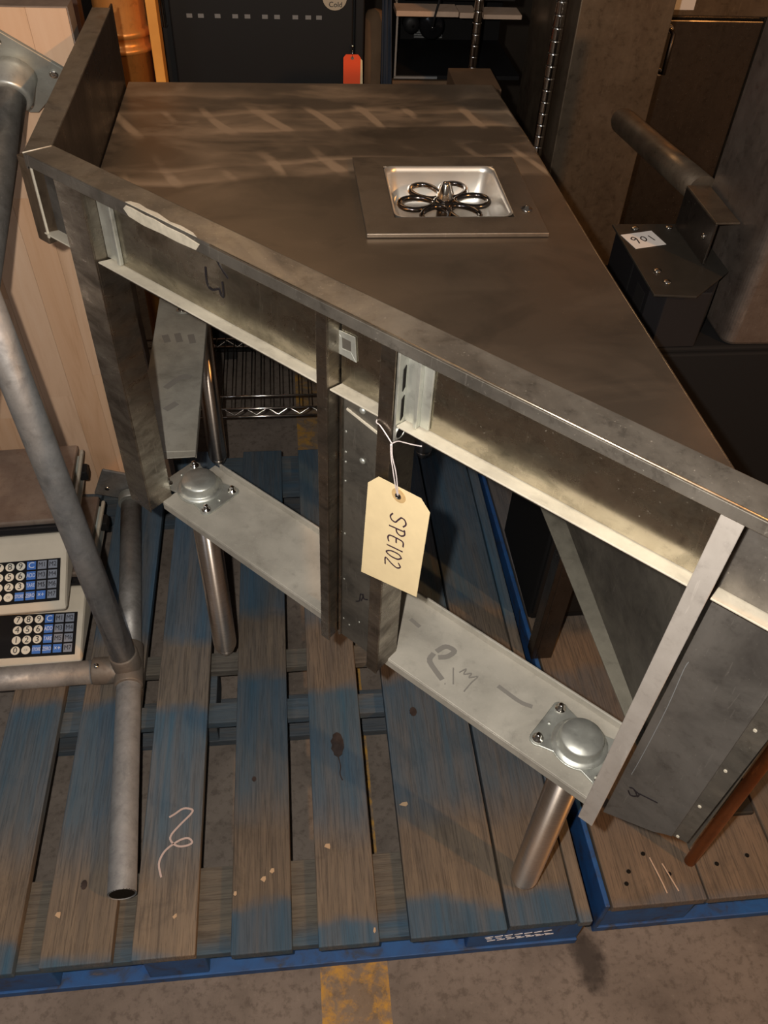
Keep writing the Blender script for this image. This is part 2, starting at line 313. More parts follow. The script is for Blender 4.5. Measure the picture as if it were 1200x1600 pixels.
# ---------------------------------------------------------------- mesh helpers
class MB:
    def __init__(s): s.v = []; s.f = []; s.sm = []
    def add(s, vs, fs, smooth=False):
        b = len(s.v); s.v += [Vector(p) for p in vs]
        for f in fs: s.f.append([b+i for i in f]); s.sm.append(smooth)
        return s
    def box(s, x0, x1, y0, y1, z0, z1):
        return s.add([(x0,y0,z0),(x1,y0,z0),(x1,y1,z0),(x0,y1,z0),(x0,y0,z1),(x1,y0,z1),(x1,y1,z1),(x0,y1,z1)],
            [(0,3,2,1),(4,5,6,7),(0,1,5,4),(1,2,6,5),(2,3,7,6),(3,0,4,7)])
    def obox(s, o, u, v, w_):
        o, u, v, w_ = map(Vector, (o, u, v, w_))
        if u.cross(v).dot(w_) < 0: u, v = v, u
        p = [o, o+u, o+u+v, o+v, o+w_, o+u+w_, o+u+v+w_, o+v+w_]
        return s.add(p, [(0,3,2,1),(4,5,6,7),(0,1,5,4),(1,2,6,5),(2,3,7,6),(3,0,4,7)])
    def prism(s, poly, vec):      # poly: list of 3D pts, extruded by vec
        poly = [Vector(p) for p in poly]; vec = Vector(vec); n = len(poly)
        nn = Vector((0, 0, 0))
        for i in range(n): nn += (poly[i]-poly[0]).cross(poly[(i+1) % n]-poly[0])
        if nn.dot(vec) < 0: poly.reverse()
        a = poly + [p+vec for p in poly]
        return s.add(a, [list(range(n-1, -1, -1)), list(range(n, 2*n))] + [(i, (i+1) % n, n+(i+1) % n, n+i) for i in range(n)])
    def tube(s, pts, r, seg=16, closed=False, cap=True):
        pts = [Vector(p) for p in pts]; n = len(pts); rs = r if isinstance(r, (list, tuple)) else [r]*n
        t0 = (pts[1]-pts[0]).normalized()
        u = t0.cross(Vector((0, 0, 1)));
        if u.length < 1e-3: u = t0.cross(Vector((1, 0, 0)))
        u.normalize(); vs_ = []
        for i, p in enumerate(pts):
            if closed: t = (pts[(i+1) % n]-pts[i-1])
            else: t = pts[min(i+1, n-1)]-pts[max(i-1, 0)]
            t.normalize(); u = (u - t*u.dot(t)).normalized(); vv = t.cross(u)
            for k in range(seg):
                a = 2*math.pi*k/seg; vs_.append(p+(u*math.cos(a)+vv*math.sin(a))*rs[i])
        fs = []
        for i in range(n if closed else n-1):
            j = (i+1) % n
            for k in range(seg):
                k2 = (k+1) % seg; fs.append((i*seg+k, i*seg+k2, j*seg+k2, j*seg+k))
        b = len(s.v); s.add(vs_, fs, True)
        if cap and not closed:
            s.f.append([b+k for k in range(seg-1, -1, -1)]); s.sm.append(False)
            s.f.append([b+(n-1)*seg+k for k in range(seg)]); s.sm.append(False)
        return s
    def lathe(s, o, axis, prof, seg=32):   # prof: (radius, height) along axis
        o = Vector(o); ax = Vector(axis).normalized(); u = ax.cross(Vector((0.31, 0.2, 0.93)))
        if u.length < .05: u = ax.cross(Vector((1, 0, 0)))
        u.normalize(); v = ax.cross(u)
        vs_ = [o+ax*h+(u*math.cos(2*math.pi*k/seg)+v*math.sin(2*math.pi*k/seg))*max(r, 1e-5) for r, h in prof for k in range(seg)]
        fs = [(i*seg+k, i*seg+(k+1) % seg, (i+1)*seg+(k+1) % seg, (i+1)*seg+k) for i in range(len(prof)-1) for k in range(seg)]
        s.add(vs_, fs, True); b = len(s.v)-len(vs_)
        if prof[0][0] > 1e-4: s.f.append([b+k for k in range(seg-1, -1, -1)]); s.sm.append(False)
        if prof[-1][0] > 1e-4: s.f.append([b+(len(prof)-1)*seg+k for k in range(seg)]); s.sm.append(False)
        return s
    def build(s, name, mat, parent=None, bevel=0.0, label=None):
        me = bpy.data.meshes.new(name)
        org = Vector(parent['_o']) if parent is not None else Vector((0, 0, 0))
        me.from_pydata([tuple(p-org) for p in s.v], [], s.f); me.update()
        bm = bmesh.new(); bm.from_mesh(me); bmesh.ops.recalc_face_normals(bm, faces=bm.faces); bm.to_mesh(me); bm.free()
        if any(s.sm):
            for p, q in zip(me.polygons, s.sm): p.use_smooth = q
        me.materials.append(mat)
        o = bpy.data.objects.new(name, me); COL.objects.link(o)
        o['_o'] = tuple(org)
        if parent is not None: o.parent = parent
        if bevel:
            md = o.modifiers.new('bevel', 'BEVEL'); md.width = bevel; md.segments = 2; md.limit_method = 'ANGLE'; md.angle_limit = math.radians(40)
        if label: o['label'] = label
        return o
def thing(name, label, cat, loc, group=None):
    o = bpy.data.objects.new(name, None); COL.objects.link(o); o.location = loc; o['_o'] = tuple(loc)
    o.empty_display_size = 0.05
    o['label'] = label; o['category'] = cat
    if group: o['group'] = group
    return o
def text_part(body, name, mat, parent, o, u, v, size, thick=0.0004, sx=1.0):
    """lettering centred on o, u = reading direction, v = letter up"""
    c = bpy.data.curves.new('t', 'FONT'); c.body = body; c.size = size; c.align_x = 'CENTER'; c.align_y = 'CENTER'; c.extrude = thick/2
    c.resolution_u = 3
    t = bpy.data.objects.new('t', c); COL.objects.link(t)
    bpy.context.view_layer.update()
    me = bpy.data.meshes.new_from_object(t); bpy.data.objects.remove(t)
    u = Vector(u).normalized(); v = Vector(v).normalized(); n = u.cross(v); org = Vector(parent['_o']); o = Vector(o)
    for p in me.vertices: p.co = o + u*p.co.x*sx + v*p.co.y + n*(p.co.z+thick*0.5) - org
    me.name = name; me.materials.clear(); me.materials.append(mat)
    ob = bpy.data.objects.new(name, me); COL.objects.link(ob); ob.parent = parent; ob['_o'] = tuple(org)
    return ob
def smooth_path(pts, k=4):
    pts = [Vector(p) for p in pts]
    if len(pts) < 3: return pts
    out = []
    for i in range(len(pts)-1):
        p0 = pts[max(i-1, 0)]; p1 = pts[i]; p2 = pts[i+1]; p3 = pts[min(i+2, len(pts)-1)]
        for j in range(k):
            t = j/k
            out.append(0.5*((2*p1)+(-p0+p2)*t+(2*p0-5*p1+4*p2-p3)*t*t+(-p0+3*p1-3*p2+p3)*t**3))
    out.append(pts[-1]); return out
def strokes(name, lines, width, nrm, mat, parent, thick=0.0005):
    mb = MB(); nrm = Vector(nrm).normalized()
    for ln in lines:
        p = smooth_path(ln)
        for i in range(len(p)-1):
            a, b = p[i], p[i+1]; d_ = (b-a)
            if d_.length < 1e-6: continue
            d_.normalize(); sd = nrm.cross(d_)*width/2; a2 = a-d_*width*.25; b2 = b+d_*width*.25
            mb.prism([a2-sd, a2+sd, b2+sd, b2-sd], nrm*(thick*(1+0.1*(i % 3))))
    return mb.build(name, mat, parent)

# front frame of the table: s along the diagonal front, n depth behind it, z up
DD = Vector((0.712, -0.702, 0)).normalized(); NN = Vector((0.702, 0.712, 0)).normalized(); A0 = Vector((-0.192, 0.971, 0))
def fr(s, n, z): return A0 + DD*s + NN*n + Vector((0, 0, z))
def fbox(mb, s0, s1, n0, n1, z0, z1): return mb.obox(fr(s0, n0, z0), DD*(s1-s0), NN*(n1-n0), Vector((0, 0, z1-z0)))

# ---------------------------------------------------------------- the setting
mb = MB(); mb.box(-4, 4.5, -3, 4.2, -0.05, 0.0); o = mb.build('floor', M['floor']); o['kind'] = 'structure'
mb = MB(); mb.box(-4, 4.5, 4.0, 4.1, 0, 3.8); o = mb.build('wall_back', M['wall']); o['kind'] = 'structure'

# ---------------------------------------------------------------- pallets
def pallet(label, x0, x1, y0, y1, boards, group, bare=False, skew=0.0, blocksx=None, stencil=None):
    T = thing('pallet', label, 'pallet', (x0, y0, 0), group)
    dm = M['deckwoodB'] if bare else M['deckwood']
    def sk(mbx):
        for p in mbx.v: p.x += skew*(p.y-y0)
        return mbx
    for i, (a, b_) in enumerate(boards):
        f = random.uniform(-0.006, 0.006); zt = random.uniform(-0.0015, 0.0)
        m_ = MB(); m_.box(a, b_, y0-0.002+f, y1+f, 0.118, 0.14+zt)
        sk(m_).build('deck_board', dm, T, 0.002)
    for k, yy in enumerate((y0+0.004, y0+0.425, y0+0.545, y1-0.14)):
        wdt = (0.14, 0.045, 0.045, 0.136)[k]
        m_ = MB(); m_.box(x0, x1, yy, yy+wdt, 0.098, 0.1175); sk(m_).build('cross_board', M['crosswood'], T, 0.0015)
    for yy in (y0+0.005, y0+0.44, y1-0.135):
        for bx0, bx1 in blocksx:
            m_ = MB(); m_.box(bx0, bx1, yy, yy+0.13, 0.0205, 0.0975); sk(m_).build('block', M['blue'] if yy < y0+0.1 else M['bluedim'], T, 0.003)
    for yy in (y0+0.002, y0+0.44, y1-0.14):
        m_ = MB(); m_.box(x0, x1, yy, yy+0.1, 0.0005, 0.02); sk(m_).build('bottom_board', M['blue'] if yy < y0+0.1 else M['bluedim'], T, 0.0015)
    return T
PA = pallet('weathered blue wooden pallet under the corner table and the scales', -0.575, 0.456, 0.452, 1.655,
    [(-0.575, -0.477), (-0.438, -0.327), (-0.296, -0.196), (-0.140, -0.042), (0.0, 0.099), (0.150, 0.311), (0.3155, 0.430), (0.4335, 0.456)],
    'blue pallets', blocksx=[(-0.575, -0.43), (-0.285, -0.185), (0.255, 0.456)])
strokes('stencil_mark', [[(0.285+i*0.017+j*.006, 0.4565, 0.068+0.001*i-j*.018), (0.297+i*0.017+j*.006, 0.4565, 0.071+0.001*i-j*.018)] for i in range(7) for j in (0, 1)] +
        [[(0.288+i*0.017, 0.4565, 0.062), (0.296+i*0.017, 0.4565, 0.060)] for i in range(7)], 0.0035, (0, -1, 0), M['keytext'], PA)
strokes('chalk_scrawl', [[(x, y, 0.1402) for x, y in [(-0.2528, 0.6811), (-0.2439, 0.6862), (-0.2296, 0.695), (-0.2144, 0.6918), (-0.2158, 0.684), (-0.2315, 0.6677), (-0.2468, 0.6497), (-0.2478, 0.6385), (-0.2362, 0.6281), (-0.2216, 0.627), (-0.2109, 0.6317), (-0.2169, 0.6397), (-0.2296, 0.6389), (-0.2471, 0.629), (-0.2588, 0.617), (-0.2645, 0.5993), (-0.2591, 0.5773)]]], 0.0034, (0, 0, 1), M['chalk'], PA)
for kx, ky, ka, kb in ((0.052, 0.800, 0.012, 0.026), (-0.105, 0.742, 0.004, 0.005), (-0.385, 0.575, 0.005, 0.008), (0.205, 0.86, 0.007, 0.010)):
    m_ = MB(); m_.prism([(kx+ka*math.cos(2*math.pi*k/20)*(1+.12*math.sin(3*k)), ky+kb*math.sin(2*math.pi*k/20), 0.1396) for k in range(20)], (0, 0, 0.0007)); m_.build('knot', M['knot'], PA)
strokes('crack', [[(0.052, 0.775, 0.1402), (0.055, 0.755, 0.1402), (0.053, 0.74, 0.1402), (0.057, 0.727, 0.1402)]], 0.002, (0, 0, 1), M['knot'], PA, 0.0003)
random.seed(11)
for sx_, sy_, sl_ in ((-0.088, 0.560, 0.012), (-0.073, 0.572, 0.010), (-0.135, 0.539, 0.008), (0.022, 0.607, 0.016), (-0.232, 0.512, 0.010), (0.092, 0.462, 0.006), (0.165, 0.672, 0.02), (-0.42, 0.53, 0.012)):
    m_ = MB(); m_.prism([(sx_-sl_*random.uniform(.3, .6), sy_-.001, 0.1397), (sx_+sl_*random.uniform(-.1, .3), sy_-random.uniform(.003, .006), 0.1397), (sx_+sl_*.35, sy_-.001, 0.1397), (sx_+sl_*.3, sy_+.004, 0.1397), (sx_-sl_*random.uniform(.0, .2), sy_+random.uniform(.002, .005), 0.1397)], (0, 0, 0.0008)); m_.build('splinter', M['splinter'], PA)
PB = pallet('worn wooden pallet with blue edges, right of the weathered blue pallet', 0.492, 1.5, 0.468, 1.67,
    [(0.496, 0.662), (0.665, 0.81), (0.814, 0.93), (0.96, 1.08), (1.11, 1.22), (1.25, 1.37), (1.4, 1.5)],
    'blue pallets', True, -0.018, blocksx=[(0.492, 0.66), (0.92, 1.08), (1.36, 1.5)])
# long blue side face of the right pallet
m_ = MB(); m_.box(0.4835, 0.4925, 0.466, 1.66, 0.03, 0.138)
for p in m_.v: p.x += -0.018*(p.y-0.468)
m_.build('side_board', M['blue'], PB, 0.002)
strokes('scratch', [[(0.584, 0.54, 0.1402), (0.592, 0.50, 0.1402), (0.595, 0.479, 0.1402)], [(0.603, 0.528, 0.1402), (0.616, 0.481, 0.1402)]], 0.0022, (0, 0, 1), M['shelfcard'], PB)
# nail heads
for x, y in ((0.54, 0.52), (0.575, 0.548), (0.61, 0.51), (0.70, 0.52), (0.76, 0.53), (0.53, 0.50)):
    m_ = MB(); m_.lathe((x, y, 0.1395), (0, 0, 1), [(0.0038, 0), (0.0038, 0.0009)], 10); m_.build('nail_head', M['hole'], PB)

# ---------------------------------------------------------------- corner table
ZD = 1.035; ZR = 1.165; XI = -0.280; XO = -0.310
T = thing('corner_table', 'large stainless steel corner work table with diagonal raised backsplash, seen from behind', 'table', (0.1, 1.0, 0.14))
def yfront(x, n): return (0.5562+n - 0.702*x)/0.712
# deck with the opening for the insert
bm = bmesh.new()
outer = [(XI, yfront(XI, 0.002)), (0.4475, yfront(0.4475, 0.002)), (0.4375, 0.60), (0.4185, 1.005), (0.4065, 1.40), (0.393, 1.652), (-0.276, 1.652)]
inner = [(0.150, 1.115), (0.322, 1.115), (0.322, 1.281), (0.150, 1.281)]
def loop(pts, z):
    vv = [bm.verts.new((x, y, z)) for x, y in pts]
    return [bm.edges.new((vv[i], vv[(i+1) % len(vv)])) for i in range(len(vv))]
e = loop(outer, ZD) + loop(inner, ZD)
bmesh.ops.triangle_fill(bm, use_beauty=True, use_dissolve=False, edges=e)
ret = bmesh.ops.extrude_face_region(bm, geom=list(bm.faces))
for g in ret['geom']:
    if isinstance(g, bmesh.types.BMVert): g.co.z -= 0.010
bmesh.ops.recalc_face_normals(bm, faces=bm.faces)
org = Vector(T['_o'])
for v in bm.verts: v.co -= org
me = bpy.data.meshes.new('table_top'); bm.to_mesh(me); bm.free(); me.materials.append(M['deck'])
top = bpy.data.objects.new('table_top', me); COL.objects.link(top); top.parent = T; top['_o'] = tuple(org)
top['label'] = 'brownish reflective steel top with pale marks'
# turned-down edge of the deck at rear and right
m_ = MB()
for (x0, y0), (x1, y1) in zip(outer[1:-1], outer[2:]):
    a = Vector((x0, y0, ZD-0.04)); b_ = Vector((x1, y1, ZD-0.04)); dv = (b_-a); nn_ = Vector((dv.y, -dv.x, 0)).normalized()
    m_.obox(a, dv, nn_*0.003, (0, 0, 0.0395))
m_.build('table_edge', M['frame'], T, 0.001)
# left splash
m_ = MB(); yE = 1.612
m_.prism([(XI, yfront(XI, 0), ZD-0.02), (XI, yE+.03, ZD-0.02), (XI-0.003, yE+.03, ZD-0.02), (XI-0.003, yfront(XI-.003, 0), ZD-0.02)], (0, 0, ZR-ZD+0.018))
m_.build('side_splash', M['darksteel'], T, label='dark mirror-like inner face of the left splash')
m_ = MB()
m_.prism([(XI, yfront(XI, 0.0), ZR-0.003), (XI+.001, yE, ZR-0.003), (XO+0.001, yE, ZR-0.003), (XO, yfront(XO, -0.035), ZR-0.003)], (0, 0, 0.003))
m_.prism([(XO, yfront(XO, -0.035), ZR-0.019), (XO, yE, ZR-0.019), (XO+0.003, yE, ZR-0.019), (XO+0.003, yfront(XO+0.003, -0.035), ZR-0.019)], (0, 0, 0.0165))
m_.prism([(XI, yE, ZR-0.003), (XO, yE, ZR-0.003), (XO+0.004, yE, ZD+0.02), (XI, yE, ZD-0.015)], (0, 0.003, 0))
m_.build('side_rim', M['rim'], T, 0.0008)
# front splash wall, rim with turned down lip
SE = 0.915
m_ = MB(); m_.prism([(XI, yfront(XI, 0), ZD-0.01), (*fr(SE, 0, 0).xy, ZD-0.01), (*fr(SE, 0.003, 0).xy, ZD-0.01), (XI, yfront(XI, 0.003), ZD-0.01)], (0, 0, ZR-ZD+0.007))
m_.build('front_splash', M['darksteel'], T)
m_ = MB()
m_.prism([(XI, yfront(XI, 0.003), ZR-0.003), (*fr(SE, 0.003, 0).xy, ZR-0.003), (*fr(SE, -0.035, 0).xy, ZR-0.003), (XO, yfront(XO, -0.035), ZR-0.003)], (0, 0, 0.003))
m_.prism([(XO, yfront(XO, -0.035), ZR-0.016), (*fr(SE, -0.035, 0).xy, ZR-0.016), (*fr(SE, -0.032, 0).xy, ZR-0.016), (XO, yfront(XO, -0.032), ZR-0.016)], (0, 0, 0.0145))
m_.build('front_rim', M['rim'], T, 0.0018, 'long raised rim folded over the diagonal backsplash')
# painted highlight: thin bright tube along the rim's outer edge
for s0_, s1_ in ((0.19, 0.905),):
    m_ = MB(); m_.tube([fr(s0_, -0.0348, ZR-0.0006), fr(s1_, -0.0348, ZR-0.0006)], 0.0013, 8); m_.build('rim_highlight_line', M['rimglint'], T, label='painted highlight line along the outer rim edge')
# weld seam on the mitre
m_ = MB(); m_.tube([(XI, yfront(XI, 0.0), ZR), (XO, yfront(XO, -0.035), ZR)], 0.0009, 6)
m_.build('weld_seam', M['flange'], T)
# aprons with dusty bottom flange
def apron(s0, s1, mat, z0=1.050):
    m_ = MB(); fbox(m_, s0, s1, -0.0055, -0.0015, z0, 1.1615); ap = m_.build('apron_panel', mat, T, 0.001)
    m_ = MB(); m_.prism([fr(s0, -0.024, z0+.003), fr(s1, -0.024, z0+.003), fr(s1, -0.003, z0-.001), fr(s0, -0.003, z0-.001)], (0, 0, -0.0022))
    m_.build('flange', M['flange'], ap, 0.0006)
    return ap
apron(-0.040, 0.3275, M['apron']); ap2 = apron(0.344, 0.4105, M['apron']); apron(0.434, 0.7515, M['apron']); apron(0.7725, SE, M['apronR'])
apron(-0.150, -0.094, M['panelblk'])
m_ = MB(); fbox(m_, -0.172, -0.148, -0.022, 0.004, 1.035, 1.147); m_.build('corner_bracket', M['brownsteel'], T, 0.002, 'small dark speckled bracket under the left corner')
m_ = MB(); fbox(m_, -0.148, -0.144, -0.0225, -0.020, 1.045, 1.147); m_.build('bracket_edge', M['flange'], T, 0.001)
m_ = MB(); m_.obox((XI-0.002, yfront(XI, -0.0)+.01, ZD-0.01), (-0.003, 0, 0), (0, 0.55, 0), (0, 0, 0.12)); m_.build('side_apron', M['panelblk'], T, 0.001)
# posts (folded channels)
def channel(s0, s1, webside, z0=0.598, z1=1.149, depth=0.045, mat='frame', label=None):
    m_ = MB(); fbox(m_, s0, s1, -0.0265, -0.0245, z0, z1)
    sw = s1-0.002 if webside > 0 else s0
    fbox(m_, sw, sw+0.002, -0.0245, -0.0265+depth, z0+0.004, z1)
    return m_.build('post', M[mat], T, 0.0008, label)
ch0 = channel(-0.093, -0.043, 1, 0.604, mat='frame'); ch1 = channel(0.3275, 0.3425, 1, 0.602); ch2 = channel(0.4115, 0.430, 1, 0.602)
ch3 = channel(0.7515, 0.771, -1, 0.606, 1.1495, mat='flashpost', label='rounded post with flash glare in its colour, in front of the grimy right panel')
# bright zinc pieces painting the lit left end of the apron
m_ = MB(); fbox(m_, -0.0425, -0.018, -0.0075, -0.0055, 1.052, 1.149); m_.build('lit_apron_end', M['zinc'], T, 0.0008)
m_ = MB(); fbox(m_, -0.018, -0.012, -0.012, -0.0055, 1.052, 1.149); m_.build('lit_apron_fold', M['zinc'], T, 0.0015)
# slotted galvanised standard right of the second middle post
m_ = MB(); fbox(m_, 0.4305, 0.4335, -0.0245, -0.0075, 1.03, 1.146); fbox(m_, 0.4335, 0.4475, -0.0105, -0.0060, 1.052, 1.146); fbox(m_, 0.4475, 0.452, -0.015, -0.006, 1.052, 1.146); fbox(m_, 0.452, 0.463, -0.009, -0.006, 1.052, 1.146)
std = m_.build('slotted_strip', M['zinc'], T, 0.0008, 'bright galvanised strip with two long slots')
for z0, z1 in ((1.092, 1.122), (1.055, 1.086)):
    m_ = MB(); m_.prism([fr(0.4337, -0.0175, z0), fr(0.4337, -0.0135, z0+.004), fr(0.4337, -0.0135, z1), fr(0.4337, -0.0175, z1-.004)], DD*0.0006)
    m_.build('slot', M['hole'], std)
m_ = MB(); m_.lathe(fr(0.4336, -0.0165, 1.040), DD, [(0.0075, 0), (0.0075, 0.0006)], 20); m_.build('round_hole', M['hole'], std)
m_ = MB(); m_.tube([fr(0.4340, -0.0165+0.0078*math.cos(a), 1.040+0.0078*math.sin(a)) for a in [2*math.pi*k/20 for k in range(20)]], 0.0010, 6, True); m_.build('hole_rim', M['zinc'], std)
# square knockout
kn = MB()
k_o = [fr(0.338, -0.006, 1.1165), fr(0.3635, -0.006, 1.1175), fr(0.366, -0.006, 1.088), fr(0.338, -0.006, 1.0885)]
k_i = [fr(0.3455, -0.006, 1.110), fr(0.358, -0.006, 1.110), fr(0.3587, -0.006, 1.0975), fr(0.3465, -0.006, 1.0965)]
for i in range(4):
    j = (i+1) % 4; kn.prism([k_o[i], k_o[j], k_i[j], k_i[i]], -NN*0.0014)
kn_o = kn.build('square_plate', M['zinc'], T, 0.0004, 'small shiny square ring spot-welded on the apron')
m_ = MB(); m_.prism([p - NN*0.0003 for p in k_i], NN*0.0009); m_.build('opening', M['centre'], kn_o)
# centre panel
m_ = MB(); fbox(m_, 0.343, 0.4115, -0.0035, 0.000, 0.598, 1.0470)
cp = m_.build('centre_panel', M['centre'], T, 0.0008, 'dark perforated panel between the two middle posts')
m_ = MB(); m_.prism([fr(0.352, -0.0036, 1.020), fr(0.4105, -0.0036, 1.007), fr(0.4105, -0.0036, 1.0045), fr(0.352, -0.0036, 1.018)], -NN*0.0022); m_.build('panel_lip', M['flange'], cp)
m_ = MB(); fbox(m_, 0.3436, 0.3475, -0.008, -0.0035, 0.60, 1.045); m_.build('panel_fold', M['frame'], cp, 0.001)
for s_, z_ in ((0.3505, 0.985), (0.3505, 0.9545), (0.3505, 0.939), (0.3505, 0.9085), (0.3505, 0.816), (0.3505, 0.7266), (0.3505, 0.6393), (0.3786, 0.6547), (0.361, 0.633)):
    m_ = MB(); m_.lathe(fr(s_, -0.0036, z_), -NN, [(0.0017, 0), (0.0014, 0.0007)], 10); m_.build('rivet', M['zinc'], cp)
for s_, z_ in ((0.3736, 1.0275), (0.3758, 0.9558)):
    m_ = MB(); m_.lathe(fr(s_, -0.0036, z_), -NN, [(0.0042, 0), (0.0040, 0.0014), (0.002, 0.0028), (0.0, 0.003)], 16); m_.build('screw', M['zinc'], cp)
# bottom rails
m_ = MB(); fbox(m_, -0.045, 0.752, 0.0, 0.117, 0.607, 0.610); fbox(m_, -0.045, 0.752, 0.0, 0.003, 0.592, 0.607)
fbox(m_, -0.03, 0.752, 0.113, 0.117, 0.6102, 0.6225)
rail = m_.build('bottom_rail', M['rail'], T, 0.0012, 'dusty light grey bottom rail along the diagonal')
m_ = MB(); m_.box(-0.279, -0.176, 1.118, 1.652, 0.6125, 0.6155); m_.box(-0.179, -0.176, 1.118, 1.652, 0.598, 0.6125); m_.box(-0.279, -0.276, 1.12, 1.652, 0.598, 0.6125)
m_.prism([(-0.279, 1.10, 0.6125), (-0.176, 1.104, 0.6125), (-0.176, 1.118, 0.6125), (-0.279, 1.118, 0.6125)], (0, 0, 0.002))
m_.build('side_rail', M['raildark'], T, 0.0012, 'grimy grey side rail running back from the left post')
m_ = MB(); m_.box(-0.26, 0.41, 1.60, 1.65, 0.598, 0.601); m_.build('rear_rail', M['raildark'], T)
# right side panel with bottom flange
m_ = MB(); m_.prism([(0.4460, 0.372, 0.612), (0.4475, 0.372, 0.612), (0.4180, 1.63, 0.612), (0.4165, 1.63, 0.612)], (0, 0, ZD-0.055-0.612)); sp = m_.build('side_panel', M['centre'], T, label='dark steel side panel at the right end')
m_ = MB(); m_.prism([(0.4265, 0.50, 0.612), (0.4455, 0.47, 0.612), (0.4170, 1.63, 0.612), (0.3960, 1.0, 0.612), (0.4, 0.94, .612)], (0, 0, -0.003)); m_.build('flange', M['dimflange'], sp, 0.0008)
# grimy right end panel
m_ = MB(); m_.prism([fr(0.7725, 0.001, 1.047), fr(0.852, 0.001, 1.047), fr(0.8515, 0.001, 0.648), fr(0.843, 0.001, 0.642), fr(0.832, 0.001, 0.632), fr(0.7725, 0.001, 0.602)], NN*0.003)
ep = m_.build('end_panel', M['panelblk'], T, 0.0008, 'grimy dark end panel with handwritten marks')
m_ = MB(); m_.prism([fr(0.852, 0.003, 1.047), fr(0.8755, 0.003, 1.047), fr(0.868, 0.003, 0.652), fr(0.8515, 0.003, 0.648)], NN*0.003); m_.build('end_strip', M['centre'], T)
for s_, z_ in ((0.8593, 0.897), (0.8583, 0.815), (0.8575, 0.7325), (0.8565, 0.6535)):
    m_ = MB(); m_.lathe(fr(s_, 0.003, z_), -NN, [(0.0022, 0), (0.0018, 0.0012)], 10); m_.build('rivet', M['flange'], ep)
# legs: flange plate, cap, tube, foot
def leg(x, y, z1, ang, plate=True, down_=0.14):
    m_ = MB(); m_.lathe((x, y, 0), (0, 0, 1), [(0.0225, down_+0.028), (0.0232, down_+0.034), (0.0232, z1-0.003)], 40)
    lg = m_.build('leg', M['leg'], T)
    m_ = MB(); m_.lathe((x, y, down_), (0, 0, 1), [(0.010, 0.0), (0.012, 0.006), (0.018, 0.014), (0.0222, 0.028)], 32); m_.build('foot', M['leg'], lg)
    if plate:
        c, s_ = math.cos(ang), math.sin(ang)
        def P(u, v, z): return Vector((x+u*c-v*s_, y+u*s_+v*c, z))
        pts = []
        # butterfly plate: round middle with four bolted lobes
        lobes = [(0.046, 0.029), (-0.046, 0.029), (-0.046, -0.029), (0.046, -0.029)]
        def arc(cx, cy, r, a0, a1, k=8): return [(cx+r*math.cos(math.radians(a0+(a1-a0)*i/k)), cy+r*math.sin(math.radians(a0+(a1-a0)*i/k))) for i in range(k+1)]
        pts += arc(0.046, 0.029, 0.011, -10, 130); pts += arc(0, 0, 0.0385, 58, 122, 6); pts += arc(-0.046, 0.029, 0.011, 50, 190)
        pts += arc(-0.046, -0.029, 0.011, 170, 310); pts += arc(0, 0, 0.0385, 238, 302, 6); pts += arc(0.046, -0.029, 0.011, 230, 370)
        m_ = MB(); m_.prism([P(u, v, z1+0.0004) for u, v in pts], (0, 0, 0.0032)); pl = m_.build('leg_flange', M['zinc'], T, 0.0012, 'zinc plated butterfly flange with round cap and bolts')
        m_ = MB(); m_.lathe((x, y, z1+0.003), (0, 0, 1), [(0.0375, 0), (0.037, 0.002), (0.032, 0.003), (0.0298, 0.005), (0.0288, 0.016), (0.0268, 0.0195), (0.010, 0.0203), (0.0, 0.0203)], 40); m_.build('cap', M['zinc'], pl)
        for u, v in lobes:
            m_ = MB(); m_.lathe(P(u, v, z1+0.003), (0, 0, 1), [(0.0075, 0), (0.0075, 0.002), (0.0042, 0.0022), (0.004, 0.010), (0.0025, 0.011), (0, 0.011)], 16); m_.build('bolt', M['chrome'], pl)
        for u, v in ((0.046, 0.0), (-0.046, 0)):
            m_ = MB(); m_.lathe(P(u, v, z1+0.003), (0, 0, 1), [(0.0028, 0), (0.002, 0.002), (0, 0.0022)], 12); m_.build('rivet', M['zinc'], pl)
    return lg
LA = math.atan2(DD.y, DD.x)
leg(-0.164, 1.028, 0.610, LA); leg(0.350, 0.518, 0.610, LA)
leg(-0.200, 1.605, 0.6155, math.radians(90)); leg(0.322, 1.605, 0.598, 0, False)
# glass rinser insert in the deck
m_ = MB()
zp = ZD+0.0005
PO = [(0.106, 1.068), (0.362, 1.066), (0.3615, 1.318), (0.1045, 1.316)]
vv4 = [(*p, zp) for p in PO] + [(*p, zp) for p in inner] + [(*p, zp+0.0065) for p in PO] + [(*p, zp+0.0065) for p in inner]
m_.add(vv4, [(i, (i+1) % 4, 4+(i+1) % 4, 4+i) for i in range(4)] + [(8+i, 12+i, 12+(i+1) % 4, 8+(i+1) % 4) for i in range(4)] + [(i, 8+i, 8+(i+1) % 4, (i+1) % 4) for i in range(4)] + [(4+i, 4+(i+1) % 4, 12+(i+1) % 4, 12+i) for i in range(4)])
ins = m_.build('insert_plate', M['plate'], T, 0.0012, 'square steel insert plate on the table top')
